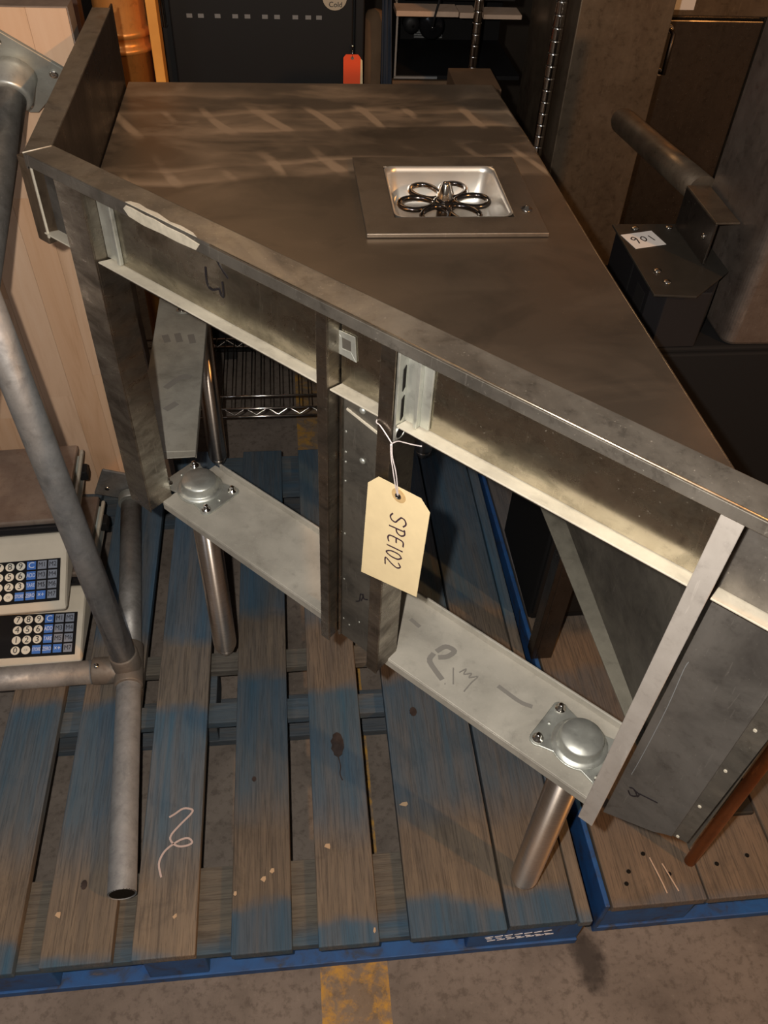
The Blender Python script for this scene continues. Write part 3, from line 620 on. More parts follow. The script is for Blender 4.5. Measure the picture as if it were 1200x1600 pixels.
# basin: rounded-corner tub
def rrect(cx, cy, hx, hy, r, k=6):
    out = []
    for sx, sy, a0 in ((1, 1, 0), (-1, 1, 90), (-1, -1, 180), (1, -1, 270)):
        for i in range(k+1):
            a = math.radians(a0+90*i/k); out.append((cx+sx*(hx-r)+r*math.cos(a), cy+sy*(hy-r)+r*math.sin(a)))
    return out
cxb, cyb = 0.236, 1.198
rings = [(0.0865, 0.0835, 0.014, zp+0.0070), (0.0835, 0.0805, 0.018, zp+0.0058), (0.0825, 0.0795, 0.018, zp-0.002), (0.079, 0.076, 0.022, ZD-0.045), (0.073, 0.070, 0.026, ZD-0.053), (0.05, 0.048, 0.02, ZD-0.056)]
vsb = []; fsb = []
for hx, hy, r, z in rings: vsb += [(x, y, z) for x, y in rrect(cxb, cyb, hx, hy, r)]
nr = 28
for i in range(len(rings)-1):
    for k in range(nr): fsb.append((i*nr+k, i*nr+(k+1) % nr, (i+1)*nr+(k+1) % nr, (i+1)*nr+k))
fsb.append([(len(rings)-1)*nr+k for k in range(nr)])
m_ = MB(); m_.add(vsb, fsb, True); bs = m_.build('basin', M['basin'], ins, label='bright square basin sunk in the plate')
# flower-shaped spray grate with nozzle
m_ = MB(); gx, gy, gz = 0.237, 1.210, 1.018
for k in range(6):
    a = math.radians(60*k+5); cx_, cy_ = gx+0.043*math.cos(a), gy+0.043*math.sin(a)
    ring = []
    for i in range(28):
        b_ = 2*math.pi*i/28; u = 0.0265*math.cos(b_); v = 0.0195*math.sin(b_)*(1+0.15*math.cos(b_))
        ring.append((cx_+u*math.cos(a)-v*math.sin(a), cy_+u*math.sin(a)+v*math.cos(a), gz))
    m_.tube(ring, 0.0042, 8, True)
m_.lathe((gx, gy, gz-0.006), (0, 0, 1), [(0.019, 0), (0.019, 0.008), (0.014, 0.011)], 24)
gr = m_.build('flower_grate', M['grate'], ins, label='dark six-petal spray grate')
m_ = MB(); m_.lathe((gx, gy, gz+0.004), (0, 0, 1), [(0.013, 0), (0.0125, 0.006), (0.006, 0.024), (0.0045, 0.027), (0, 0.0275)], 24); m_.build('nozzle', M['chrome'], ins)
m_ = MB(); m_.lathe((gx, gy, ZD-0.0555), (0, 0, 1), [(0.012, 0), (0.010, 0.04)], 20); m_.build('stem', M['grate'], ins)
m_ = MB(); m_.lathe((0.344, 1.135, zp+0.0066), (0, 0, 1), [(0.0085, 0), (0.008, 0.002), (0.004, 0.0022), (0.0035, 0.006), (0, 0.0065)], 20); m_.build('screw', M['chrome'], ins)
# writing and smears
nF = -NN
def fl(seq, n): return [fr(s_, n, z_) for s_, z_ in seq]
strokes('marker_writing', [fl([(0.1431, 1.1089), (0.1423, 1.0925), (0.1447, 1.0853), (0.1515, 1.084), (0.1600, 1.0885), (0.1628, 1.0895), (0.1648, 1.0830), (0.1687, 1.0829), (0.1694, 1.1007)], -0.0057), fl([(0.1629, 1.1269), (0.1701, 1.118), (0.1791, 1.1098)], -0.0057)], 0.0024, nF, M['ink'], T)
strokes('marker_writing', [fl([(0.7865, 0.6794), (0.791, 0.6738), (0.7971, 0.6801), (0.7907, 0.6889), (0.7863, 0.687)], 0.0008), fl([(0.7929, 0.688), (0.7985, 0.6857), (0.7982, 0.6796)], 0.0008), fl([(0.7962, 0.6866), (0.808, 0.690), (0.8195, 0.6929)], 0.0008)], 0.0018, nF, M['ink'], ep)
strokes('marker_writing', [fl([(0.3721, 0.6959), (0.3782, 0.7028), (0.3793, 0.717), (0.3839, 0.717), (0.3812, 0.7053)], -0.0037), fl([(0.3838, 0.7207), (0.3856, 0.7128), (0.3916, 0.7158)], -0.0037)], 0.0017, nF, M['ink'], cp)
def zl(seq, z=0.6101): return [(x, y, z) for x, y in seq]
strokes('finger_writing', [zl([(0.2036, 0.6473), (0.1995, 0.6215)]), zl([(0.2114, 0.6397), (0.2213, 0.6443), (0.2168, 0.6359), (0.2275, 0.6368), (0.2234, 0.6302), (0.2356, 0.631), (0.2250, 0.622), (0.2123, 0.6087)]), zl([(0.1880, 0.623), (0.1884, 0.6225)])], 0.0019, (0, 0, 1), M['smudge'], rail)
strokes('finger_smear', [zl([(0.1853, 0.6774), (0.1986, 0.6838), (0.2096, 0.6757), (0.1991, 0.6673), (0.1868, 0.6664)]), zl([(0.1785, 0.6724), (0.1722, 0.6602), (0.1846, 0.6312)])], 0.0075, (0, 0, 1), M['smudge'], rail, 0.0003)
for q in (zl([(0.262, 0.613), (0.285, 0.588), (0.300, 0.579)]), zl([(0.040, 0.835), (0.052, 0.815), (0.062, 0.812)]), zl([(0.155, 0.735), (0.165, 0.722)])): strokes('finger_smear', [q], 0.006, (0, 0, 1), M['smudge'], rail, 0.0003)
for q in ([(-0.256, 1.47), (-0.25, 1.45)], [(-0.232, 1.475), (-0.226, 1.45)], [(-0.205, 1.47), (-0.20, 1.445)], [(-0.24, 1.30), (-0.215, 1.33), (-0.20, 1.33)], [(-0.235, 1.235), (-0.22, 1.25)]): strokes('finger_smear', [[(x, y, 0.6156) for x, y in q]], 0.013, (0, 0, 1), M['smudge'], T, 0.0003)
strokes('scratch_line', [fl([(0.779, 0.9363), (0.7785, 0.9204), (0.7813, 0.8538), (0.7819, 0.7627), (0.7812, 0.7122)], 0.0009)], 0.0007, nF, M['ventgrey'], ep, 0.0002)
def blob(name, pts, n0, mat, th=0.0012, par=T):
    m_ = MB(); P_ = [fr(s_, n0, z_) for s_, z_ in pts]; m_.prism(P_, nF*th); return m_.build(name, mat, par, 0.0006)
sq = [(0.052, 1.158), (0.058, 1.1635), (0.068, 1.1640), (0.090, 1.163), (0.105, 1.1638), (0.125, 1.1622), (0.150, 1.1628), (0.175, 1.160), (0.168, 1.151), (0.140, 1.1495), (0.115, 1.1500), (0.085, 1.1488), (0.060, 1.151)]
blob('sealant_smear', sq, -0.0351, M['sealant'])
m_ = MB(); m_.prism([fr(s_, n_, ZR+0.0001) for s_, n_ in ((0.055, -0.034), (0.17, -0.034), (0.16, -0.030), (0.14, -0.0285), (0.125, -0.0305), (0.1, -0.0265), (0.085, -0.028), (0.07, -0.026), (0.058, -0.029))], (0, 0, 0.0008)); m_.build('sealant_smear', M['sealant'], T, 0.0003)
blob('sealant_drip', [(0.6056, 1.1446), (0.6085, 1.1327), (0.6115, 1.1337), (0.6125, 1.1400), (0.6175, 1.1284), (0.6225, 1.1284), (0.6231, 1.1380), (0.64, 1.1446)], -0.0056, M['sealantg'], 0.001)
blob('sealant_smear', [(0.665, 1.136), (0.678, 1.1345), (0.700, 1.1335), (0.716, 1.130), (0.712, 1.126), (0.69, 1.127), (0.670, 1.130)], -0.0056, M['sealantg'], 0.001)

# ---------------------------------------------------------------- manila tag on the table
TG = thing('paper_tag', 'manila paper tag reading SPE102 hanging on a wire from the middle post', 'tag', tuple(fr(0.43, -0.034, 0.82)))
m_ = MB(); tp = [(0.4095, 0.966), (0.4225, 0.982), (0.4790, 0.986), (0.4925, 0.974), (0.4925, 0.8415), (0.4110, 0.8245)]
m_.prism([fr(s_, -0.034-(0.98-z_)*0.06, z_) for s_, z_ in tp], nF*0.0006)
cardm = m_.build('card', M['manila'], TG)
tz = lambda s_, z_, e=0.0008: fr(s_, -0.034-(0.98-z_)*0.06-e, z_)
m_ = MB(); m_.lathe(tz(0.4515, 0.9730), nF, [(0.0093, 0), (0.0093, 0.0005)], 32); ey = m_.build('reinforcement_ring', M['kraft'], TG)
m_ = MB(); m_.lathe(tz(0.4515, 0.9730, 0.0015), nF, [(0.0036, 0), (0.0036, 0.0004)], 20); m_.build('eyelet_hole', M['hole'], ey)
m_ = MB(); m_.tube([tz(0.4515+0.0036*math.cos(2*math.pi*k/16), 0.9730+0.0036*math.sin(2*math.pi*k/16), 0.0019) for k in range(16)], 0.0007, 6, True); m_.build('eyelet', M['chrome'], ey)
# letters, reading downwards, tops to the right: (a = down the tag, h = up towards the right)
G = {'S': [[(0.9, .85), (0.6, 1.0), (0.25, .9), (0.15, .68), (0.45, .5), (0.75, .34), (0.65, .1), (0.35, 0.0), (0.05, .12)]],
     'P': [[(0.25, 0.0), (0.3, 1.0)], [(0.15, .95), (0.6, 1.0), (0.85, .78), (0.65, .52), (0.3, .45)]],
     'E': [[(0.85, 1.0), (0.35, .95), (0.2, .5), (0.2, .1), (0.5, 0.0), (0.85, .08)], [(0.25, .52), (0.7, .55)]],
     '1': [[(0.45, 0.0), (0.6, 1.0)]],
     '0': [[(0.5, 1.0), (0.2, .8), (0.15, .3), (0.45, 0.0), (0.75, .3), (0.8, .75), (0.5, 1.0)]],
     '2': [[(0.15, .85), (0.5, 1.0), (0.75, .78), (0.5, .4), (0.1, 0.0), (0.85, .02)]]}
lines = []
zc = 0.9465
for ch, wd in zip('SPE102', (0.0165, 0.0150, 0.0150, 0.0085, 0.0145, 0.0145)):
    for ln in G[ch]:
        lines.append([tz(0.4440+0.0215*h-0.0*a, zc-wd*a*0.95+0.0045*(h-0.5), 0.0008) for a, h in ln])
    zc -= wd
strokes('lettering', lines, 0.0019, nF, M['inkp'], cardm, 0.0003)
m_ = MB()
wp = [tz(0.4515, 0.9730, 0.002), fr(0.4500, -0.037, 0.988), fr(0.4460, -0.036, 1.005), fr(0.4390, -0.034, 1.020), fr(0.4350, -0.031, 1.034)]
m_.tube(smooth_path(wp), 0.0007, 6)
wp2 = [tz(0.4505, 0.9735, 0.002), fr(0.4480, -0.0385, 0.990), fr(0.4430, -0.0375, 1.008), fr(0.4380, -0.035, 1.020), fr(0.4335, -0.031, 1.033)]
m_.tube(smooth_path(wp2), 0.0007, 6)
m_.tube(smooth_path([fr(0.4350, -0.031, 1.034), fr(0.428, -0.0305, 1.040), fr(0.418, -0.0295, 1.047), fr(0.4125, -0.029, 1.048), fr(0.4105, -0.026, 1.049)]), 0.0007, 6)
m_.tube(smooth_path([fr(0.4350, -0.031, 1.034), fr(0.440, -0.028, 1.038), fr(0.448, -0.028, 1.041), fr(0.458, -0.026, 1.0425), fr(0.468, -0.0255, 1.0460)]), 0.0007, 6)
m_.build('wire', M['palewire'], TG)

# ---------------------------------------------------------------- galvanised pipe frame at the left
PF = thing('pipe_frame', 'galvanised pipe frame with flanged ends lying in front of the scales', 'frame', (-0.35, 0.98, 0.14))
m_ = MB(); m_.tube([(-0.3155, 0.545, 0.1645), (-0.3475, 0.94, 0.1645)], 0.0235, 28, cap=False); m_.tube([(-0.3155, 0.545, 0.1645), (-0.3475, 0.94, 0.1645)], 0.0205, 28, cap=False)
m_.build('pipe', M['galv'], PF)
m_ = MB(); m_.tube([(-0.3155, 0.5455, 0.1645), (-0.3158, 0.549, 0.1645)], 0.0205, 24); m_.build('pipe_mouth', M['hole'], PF)
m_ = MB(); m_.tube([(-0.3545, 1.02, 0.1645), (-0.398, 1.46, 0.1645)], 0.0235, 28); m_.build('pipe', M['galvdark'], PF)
m_ = MB(); m_.tube([(-0.3475, 0.94, 0.1675), (-0.3555, 1.035, 0.1675)], 0.0275, 28); m_.build('tee_fitting', M['castfit'], PF, 0.002)
# far flange upright at the end of the lying pipe
ax = Vector((-0.0435, 0.44, 0)).normalized(); fe = Vector((-0.399, 1.465, 0.190))
m_ = MB(); m_.tube([fe-ax*0.022-Vector((0, 0, .02)), fe+ax*0.002-Vector((0, 0, .02))], 0.028, 28); m_.build('collar', M['fitting'], PF, 0.002)
d1 = Vector((-0.075, -0.01, 0.035)); d2 = Vector((0.03, -0.0, 0.07))
m_ = MB(); m_.obox(fe+ax*0.003-d1*.5-d2*.5+Vector((-.02, 0, 0.012)), d1*1.1, d2*1.1, ax*0.006); ff = m_.build('flange_plate', M['galvdark'], PF, 0.003)
m_ = MB(); m_.lathe(fe+d1*.32-d2*.1+Vector((-.02, 0.0, 0.012)), -ax, [(0.006, 0), (0.005, 0.003), (0, 0.0035)], 14); m_.build('screw', M['chrome'], ff)
# riser
P2 = Vector((-0.407, 1.046, 0.821)); P1 = Vector((-0.352, 0.980, 0.190)); dr = (P2-P1)
m_ = MB(); m_.tube([P1+dr*0.03, P1+dr*1.7], 0.0240, 28); m_.build('pipe', M['galv'], PF)
m_ = MB(); m_.tube([P1-dr*0.02, P1+dr*0.045], 0.0275, 28); m_.build('fitting_socket', M['castfit'], PF, 0.003)
m_ = MB(); m_.tube([(-0.418, 0.981, 0.1645), (-0.95, 0.968, 0.1645)], 0.0235, 28); m_.build('pipe', M['galv'], PF)
m_ = MB(); m_.tube([(-0.355, 0.981, 0.1665), (-0.420, 0.981, 0.1665)], 0.0270, 28); fs_ = m_.build('fitting_socket', M['castfit'], PF, 0.003)
m_ = MB(); m_.lathe((-0.408, 0.974, 0.193), (0, -.1, 1), [(0.005, 0), (0.005, 0.003), (0, 0.0035)], 12); m_.build('set_screw', M['chrome'], fs_)
# upper flanged leg pointing at the photographer
F0 = Vector((-0.412, 1.44, 1.118)); fd = Vector((-0.069, -0.879, -0.471)).normalized()
uu = fd.cross(Vector((0, 0, 1))).normalized(); vv_ = fd.cross(uu)
def rot2(a): return uu*math.cos(a)+vv_*math.sin(a)
hh = 0.059*math.sqrt(2)
m_ = MB()
PLATE = []
for k in range(4):
    a = math.radians(90*k+2)
    for da in (-5, 5): PLATE.append(F0+rot2(a+math.radians(da))*hh*0.985)
m_.prism(PLATE, -fd*0.006); fp_ = m_.build('flange_plate', M['zinc'], PF, 0.0012, 'square zinc flange plate at the upper left')
for k in range(4):
    a = math.radians(90*k+2); m_ = MB(); m_.lathe(F0+rot2(a)*hh*0.74, fd, [(0.0072, 0), (0.0065, 0.0022), (0.002, 0.0024), (0, 0.001)], 16); m_.build('screw', M['chrome'], fp_)
m_ = MB(); m_.lathe(F0, fd, [(0.0345, 0), (0.0330, 0.012), (0.0325, 0.042), (0.0300, 0.046), (0.0245, 0.046)], 40); cl = m_.build('collar', M['fitting'], PF)
sd = (rot2(math.radians(300)))
m_ = MB(); m_.lathe(F0+fd*0.026+sd*0.0315, sd, [(0.0045, 0), (0.0045, 0.002), (0.002, 0.002), (0.0, 0.0005)], 12); m_.build('set_screw', M['castfit'], cl)
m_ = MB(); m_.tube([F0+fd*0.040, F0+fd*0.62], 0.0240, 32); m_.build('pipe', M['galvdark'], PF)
PE = F0+fd*0.62; PR = P1+dr*1.7
m_ = MB(); m_.tube([PE, PE+Vector((-0.12, 0.0, 0.02)), PR], 0.0240, 20); m_.build('pipe', M['galv'], PF)

# ---------------------------------------------------------------- price computing scales
def scale(label, x1, y0, z0, turn):
    """x1 = right edge, y0 = front edge, z0 = base"""
    T_ = thing('price_scale', label, 'scale', (x1-0.16, y0+0.17, z0), 'stacked price scales')
    rz = Matrix.Rotation(math.radians(turn), 3, 'Z'); O = Vector((x1, y0, z0))
    def W(x, y, z): return O + rz @ Vector((x, y, z))
    def rbox(mb_, xa, xb, ya, yb, za, zb): return mb_.prism([W(xa, ya, za), W(xb, ya, za), W(xb, yb, za), W(xa, yb, za)], (0, 0, zb-za))
    # housing: side profile extruded, with slanted keypad face
    prof = [(0.0, 0.012), (0.0, 0.022), (0.008, 0.034), (0.130, 0.076), (0.145, 0.080), (0.37, 0.080), (0.38, 0.06), (0.38, 0.012)]
    m_ = MB(); m_.prism([W(-0.33, y, z) for y, z in prof], rz @ Vector((0.33, 0, 0)))
    hs = m_.build('housing', M['cream'], T_, 0.009)
    m_ = MB(); rbox(m_, -0.332, 0.002, 0.148, 0.385, 0.030, 0.0795); m_.build('housing_side', M['greyplastic'], T_, 0.006)
    # keypad frame
    sl = (rz @ Vector((0, 0.122, 0.042))).normalized(); xr = (rz @ Vector((1, 0, 0))).normalized(); nn_ = xr.cross(sl)
    base = W(-0.012, 0.0100, 0.0349)
    m_ = MB(); m_.obox(base - xr*0.185 + nn_*0.0002, xr*0.185, sl*0.0895, nn_*0.0012)
    kp = m_.build('keypad', M['blackgloss'], T_, 0.0005)
    rows = [('7', '8', '9', 'C', 'M1', 'M2'), ('4', '5', '6', 'ADD', 'M3', 'M4'), ('1', '2', '3', 'TARE', 'M5', 'M6'), ('0', '', 'STORE', 'ZERO', '\u00d7+', 'M7')]
    for r_, row in enumerate(rows):
        for c_, tx in enumerate(row):
            cx_ = -0.0145 - (5-c_)*0.0202; cy_ = 0.0775-r_*0.0210
            c0 = base + xr*cx_ + sl*cy_ + nn_*0.0014
            rnd_ = (c_ < 3 and r_ < 3) or (r_ == 3 and c_ < 2)
            grey = tx.startswith('M')
            m_ = MB()
            if rnd_: m_.lathe(c0, nn_, [(0.0086, 0), (0.0086, 0.0005)], 22)
            else: m_.obox(c0-xr*0.0083-sl*0.0086, xr*0.0166, sl*0.0172, nn_*0.0005)
            kk = m_.build('key', M['keywhite'] if rnd_ else (M['keygrey'] if grey else M['keyblue']), kp)
            if tx:
                sz = {1: 0.0175, 2: 0.0140, 3: 0.0125, 4: 0.0115, 5: 0.0105}[len(tx)]; sxx = {1: 1.0, 2: 0.8, 3: 0.62, 4: 0.58, 5: 0.52}[len(tx)]
                L_ = text_part(tx, 'lettering', M['ink'] if (rnd_ or grey) else M['keytext'], T_, c0+nn_*0.0006, xr, sl, sz, 0.0004, sxx)
                L_.name = 'key_lettering'
            else:
                L_ = text_part('CE', 'key_lettering', M['ventgrey'], T_, c0+nn_*0.0006, xr, sl, 0.006)
    # platter: steel tray with dark skirt and chrome edge
    m_ = MB(); rbox(m_, -0.315, -0.003, 0.146, 0.372, 0.080, 0.094); m_.build('platter_skirt', M['blackgloss'], T_, 0.012)
    m_ = MB(); rbox(m_, -0.320, 0.001, 0.160, 0.385, 0.0945, 0.108); pt = m_.build('platter', M['houspl'], T_, 0.003, 'flat steel weighing platter')
    # rails along the right edge of the platter
    m_ = MB(); rbox(m_, 0.004, 0.011, 0.150, 0.385, 0.084, 0.094); m_.build('edge_rail', M['flange'], T_, 0.002)
    m_ = MB(); rbox(m_, 0.001, 0.018, 0.33, 0.36, 0.05, 0.075); m_.build('carry_lug', M['black'], T_, 0.003)
    for fx, fy in ((-0.03, 0.03), (-0.30, 0.03), (-0.03, 0.35), (-0.30, 0.35)):
        m_ = MB(); c_ = W(fx, fy, 0); m_.lathe(c_, (0, 0, 1), [(0.012, 0), (0.013, 0.013)], 14); m_.build('foot', M['rubber'], T_)
    return T_
M['houspl'] = steel('platter_steel', (0.52, 0.44, 0.38), 0.30, (0.26, 0.18, 0.15), 0.8, 7, 0.95, dust=(0.34, 0.26, 0.21), dustamt=0.3)
scale('grey price computing scale resting on the pallet, lower of the two stacked', -0.447, 1.0075, 0.1405, 0.2)
scale('cream price computing scale with blue keys on top of the other scale', -0.460, 1.060, 0.2492, 3.0)

# ---------------------------------------------------------------- maple butcher block leaning upright
WB = thing('butcher_block', 'tall pale maple butcher block slab standing upright behind the scales', 'wood slab', (-0.55, 1.53, 0.14))
xs = [-0.303]
random.seed(3)
while xs[-1] > -0.95: xs.append(xs[-1]-random.choice((0.062, 0.075, 0.055)))
lean = -0.026/1.05
for a, b_ in zip(xs, xs[1:]):
    z = 0.1405
    cuts = [0.1405] + sorted([0.1405+random.uniform(0.2, 0.85)]) + [1.190]
    for z0, z1 in zip(cuts, cuts[1:]):
        e_ = random.uniform(0, 0.0004)
        m_ = MB(); m_.prism([(b_+0.0002+lean*(z0-.14), 1.512-e_, z0+.0002), (a-0.0002+lean*(z0-.14), 1.512-e_, z0+.0002), (a-0.0002+lean*(z1-.14), 1.512-e_, z1), (b_+0.0002+lean*(z1-.14), 1.512-e_, z1)], (0, 0.0430, 0))
        m_.build('plank', M['maple'], WB)
m_ = MB(); m_.prism([(-0.3028, 1.513, 0.1405), (-0.3028, 1.5545, 0.1405), (-0.3028+lean*1.05, 1.5545, 1.190), (-0.3028+lean*1.05, 1.513, 1.190)], (0.002, 0, 0)); m_.build('edge_strip', M['endgrain'], WB)
m_ = MB(); m_.prism([(-0.96, 1.512, 1.1902), (-0.3008+lean*1.05, 1.512, 1.1902), (-0.3008+lean*1.05, 1.5545, 1.1902), (-0.96, 1.5545, 1.1902)], (0, 0, 0.002)); m_.build('top_edge', M['endgrain'], WB)

# ---------------------------------------------------------------- things right of the table
# black cabinet
BC = thing('black_cabinet', 'large plain black cabinet right of the steel table', 'cabinet', (0.75, 1.3, 0.14))
m_ = MB(); m_.box(0.478, 1.05, 1.060, 1.32, 0.155, 0.848); m_.build('body', M['blackmat'], BC, 0.004)
m_ = MB(); m_.box(0.482, 1.046, 1.050, 1.060, 0.18, 0.842); m_.build('door', M['blackmat'], BC, 0.003)
m_ = MB(); m_.box(0.49, 1.04, 1.07, 1.31, 0.1402, 0.155); m_.build('plinth', M['black'], BC)
# 901 box
B9 = thing('equipment_box', 'black steel box with a white label reading 901', 'box', (0.62, 1.15, 0.85))
m_ = MB(); m_.prism([(0.541, 1.262, 0.849), (0.541, 1.083, 0.849), (0.560, 1.060, 0.849), (0.630, 1.060, 0.849), (0.668, 1.12, 0.849), (0.668, 1.262, 0.849)], (0, 0, 0.097)); m_.build('body', M['blackgloss'], B9, 0.002)
m_ = MB(); m_.box(0.5405, 0.5425, 1.095, 1.13, 0.852, 0.925); m_.box(0.5405, 0.5425, 1.16, 1.165, 0.852, 0.94); m_.build('side_rib', M['black'], B9)
m_ = MB(); m_.prism([(0.535, 1.270, 0.9465), (0.5345, 1.052, 0.9465), (0.598, 1.045, 0.9465), (0.6755, 1.115, 0.9465), (0.6755, 1.268, 0.9465)], (0, 0, 0.0035))
pl = m_.build('top_plate', M['charcoal'], B9, 0.0006, 'charcoal top plate with screws')
for x, y in ((0.569, 1.254), (0.628, 1.256), (0.562, 1.119), (0.566, 1.086)):
    m_ = MB(); m_.lathe((x, y, 0.950), (0, 0, 1), [(0.0068, 0), (0.006, 0.0018), (0.002, 0.0026), (0, 0.0026)], 18); sc_ = m_.build('screw', M['chrome'], pl)
lab = MB(); lab.prism([(0.538, 1.232, 0.9501), (0.549, 1.187, 0.9501), (0.604, 1.200, 0.9501), (0.594, 1.245, 0.9501)], (0, 0, 0.0005)); lb = lab.build('label', M['white'], pl)
um = Vector((0.056, 0.013, 0)).normalized()
L9 = Vector((0.571, 1.217, 0.9507))
def l9(cx, pts): return [L9 + um*(cx+x*0.013) + Vector((0.0, 1, 0))*(y*0.019) + Vector((-0.2, 0, 0))*(y*0.019) for x, y in pts]
strokes('lettering', [l9(-0.015, [(0.3, .3), (0.0, .5), (-0.35, .25), (-0.1, 0.02), (0.3, .25), (0.25, -.2), (0.15, -.55)]), l9(0.001, [(0, .4), (-0.35, 0.1), (-0.1, -.35), (0.3, -.1), (0.25, .3), (0, .4)]), l9(0.015, [(-0.1, .4), (0.15, -.4)])], 0.0020, (0, 0, 1), M['ink'], pl, 0.0003)
# dark bracket block behind it
BB = thing('steel_bracket', 'dark folded steel bracket behind the box labelled 901', 'bracket', (0.68, 1.22, 0.95))
m_ = MB(); m_.box(0.640, 0.644, 1.135, 1.262, 0.9502, 1.016); m_.build('upright', M['darksteel'], BB, 0.001)
m_ = MB(); m_.box(0.640, 0.678, 1.135, 1.262, 1.016, 1.0195); m_.build('top_flange', M['brownsteel'], BB, 0.001)
m_ = MB(); m_.lathe((0.6402, 1.16, 0.985), (-1, 0, 0), [(0.006, 0), (0.004, 0.003), (0, 0.003)], 14); m_.build('bolt', M['chrome'], BB)
# round bar
RB = thing('round_bar', 'thick dull steel tube slanting out from the tall steel cabinet', 'tube', (0.677, 1.286, 1.0))
m_ = MB(); m_.tube([(0.6805, 1.700, 0.955), (0.680, 1.690, 0.956), (0.6765, 1.45, 0.984), (0.673, 1.270, 1.006)], [0.0215, 0.0240, 0.0240, 0.0240], 32); m_.build('tube', M['brownsteel'], RB)
# housing
HS = thing('steel_housing', 'tarnished rounded steel housing standing at the right edge', 'housing', (0.85, 1.17, 0.85))
pts = [(0.684, 1.27), (0.680, 1.12)]
for k in range(7):
    a = math.radians(185+75*k/6); pts.append((0.700+0.020*math.cos(a), 1.080+0.020*math.sin(a)))
pts += [(1.02, 1.052), (1.02, 1.27)]
m_ = MB(); m_.prism([(x, y, 0.8495) for x, y in pts], (0, 0, 0.55)); hs = m_.build('shell', M['houssteel'], HS, 0.006)
# tall steel cabinet
TC = thing('tall_cabinet', 'tall brownish steel cabinet standing behind the table', 'cabinet', (0.72, 2.1, 0))
m_ = MB(); m_.box(0.622, 0.815, 1.90, 2.30, 0.03, 1.75); m_.build('body', M['brownsteel'], TC, 0.004)
m_ = MB(); m_.box(0.614, 0.8165, 1.894, 1.8995, 0.06, 1.74); m_.build('front_panel', M['brownsteel'], TC, 0.003)
m_ = MB(); m_.box(0.63, 0.80, 1.92, 2.28, 0.0, 0.03); m_.build('base', M['black'], TC)
# dark door cabinet behind
DC = thing('door_cabinet', 'dark steel cabinet with a long vertical handle behind the black box', 'cabinet', (1.2, 2.5, 0))
m_ = MB(); m_.box(0.90, 1.7, 2.35, 2.8, 0.04, 1.6); m_.build('body', M['darksteel'], DC, 0.004)
m_ = MB(); m_.box(0.985, 1.255, 2.33, 2.3495, 0.30, 0.965); dr_ = m_.build('door', M['darksteel'], DC, 0.003)
m_ = MB(); m_.tube([(1.005, 2.33, 0.945), (1.005, 2.300, 0.940), (1.005, 2.300, 0.845), (1.005, 2.33, 0.84)], 0.006, 12); m_.build('handle', M['darksteel'], dr_)
for z in (0.945, 0.84):
    m_ = MB(); m_.lathe((1.005, 2.3298, z), (0, -1, 0), [(0.010, 0), (0.008, 0.006)], 14); m_.build('handle_base', M['chrome'], dr_)
m_ = MB(); m_.box(0.92, 1.7, 2.325, 2.3495, 0.975, 1.5); m_.build('drawer_front', M['brownsteel'], DC, 0.003)
m_ = MB(); m_.box(0.990, 1.052, 2.3235, 2.3248, 0.990, 1.06); m_.build('paper_label', M['white'], DC)
m_ = MB(); m_.box(1.262, 1.30, 2.31, 2.3495, 0.2, 0.97); m_.build('side_stile', M['brownsteel'], DC, 0.003)
for x in (.92, 1.65):
    m_ = MB(); m_.box(x, x+.04, 2.4, 2.44, 0, 0.04); m_.build('foot', M['black'], DC)
# salmon copper pipe between
CP = thing('copper_pipe', 'slim salmon coloured upright pipe beside the steel housing', 'pipe', (0.98, 1.75, 0.14))
m_ = MB(); m_.tube([(0.985, 1.75, 0.62), (0.985, 1.75, 1.45)], 0.011, 16); m_.build('pipe', M['rust'], CP)
m_ = MB(); m_.box(0.965, 1.005, 1.73, 1.77, 0.585, 0.622); m_.box(0.975, 0.995, 1.74, 1.76, 0.0, 0.585); m_.build('valve_block', M['ventgrey'], CP)
# rusty square tube leg at lower right and its stand
WS = thing('tube_stand', 'rusty copper coloured tube leg of a stand at the lower right', 'stand', (0.653, 0.528, 0.14))
m_ = MB(); m_.tube([(0.653, 0.528, 0.1402), (0.653, 0.528, 0.72)], 0.0095, 20); m_.build('leg', M['rust'], WS)
m_ = MB(); m_.tube([(1.10, 0.528, 0.1402), (1.10, 0.528, 0.72)], 0.0095, 20); m_.build('leg', M['rust'], WS)
m_ = MB(); m_.box(0.64, 1.115, 0.515, 0.541, 0.72, 0.74); m_.build('top_rail', M['darksteel'], WS, 0.002)
# brown post & rubber pad under the black cabinet side
BP = thing('angle_post', 'dark brown steel angle post standing left of the black cabinet, seen under the table', 'post', (0.478, 0.99, 0.14))
m_ = MB(); m_.box(0.466, 0.476, 0.965, 0.997, 0.1402, 0.82); m_.box(0.476, 0.510, 0.965, 0.970, 0.1402, 0.82); m_.build('angle', M['darksteel'], BP, 0.001)
m_ = MB(); m_.box(0.461, 0.515, 0.960, 1.003, 0.82, 0.826); m_.build('cap', M['darksteel'], BP)
RP = thing('rubber_pad', 'small black rubber pad on the right pallet behind the rusty leg', 'pad', (0.76, 0.66, 0.14))
m_ = MB(); m_.box(0.715, 0.80, 0.60, 0.70, 0.1402, 0.152); m_.build('slab', M['rubber'], RP, 0.003)

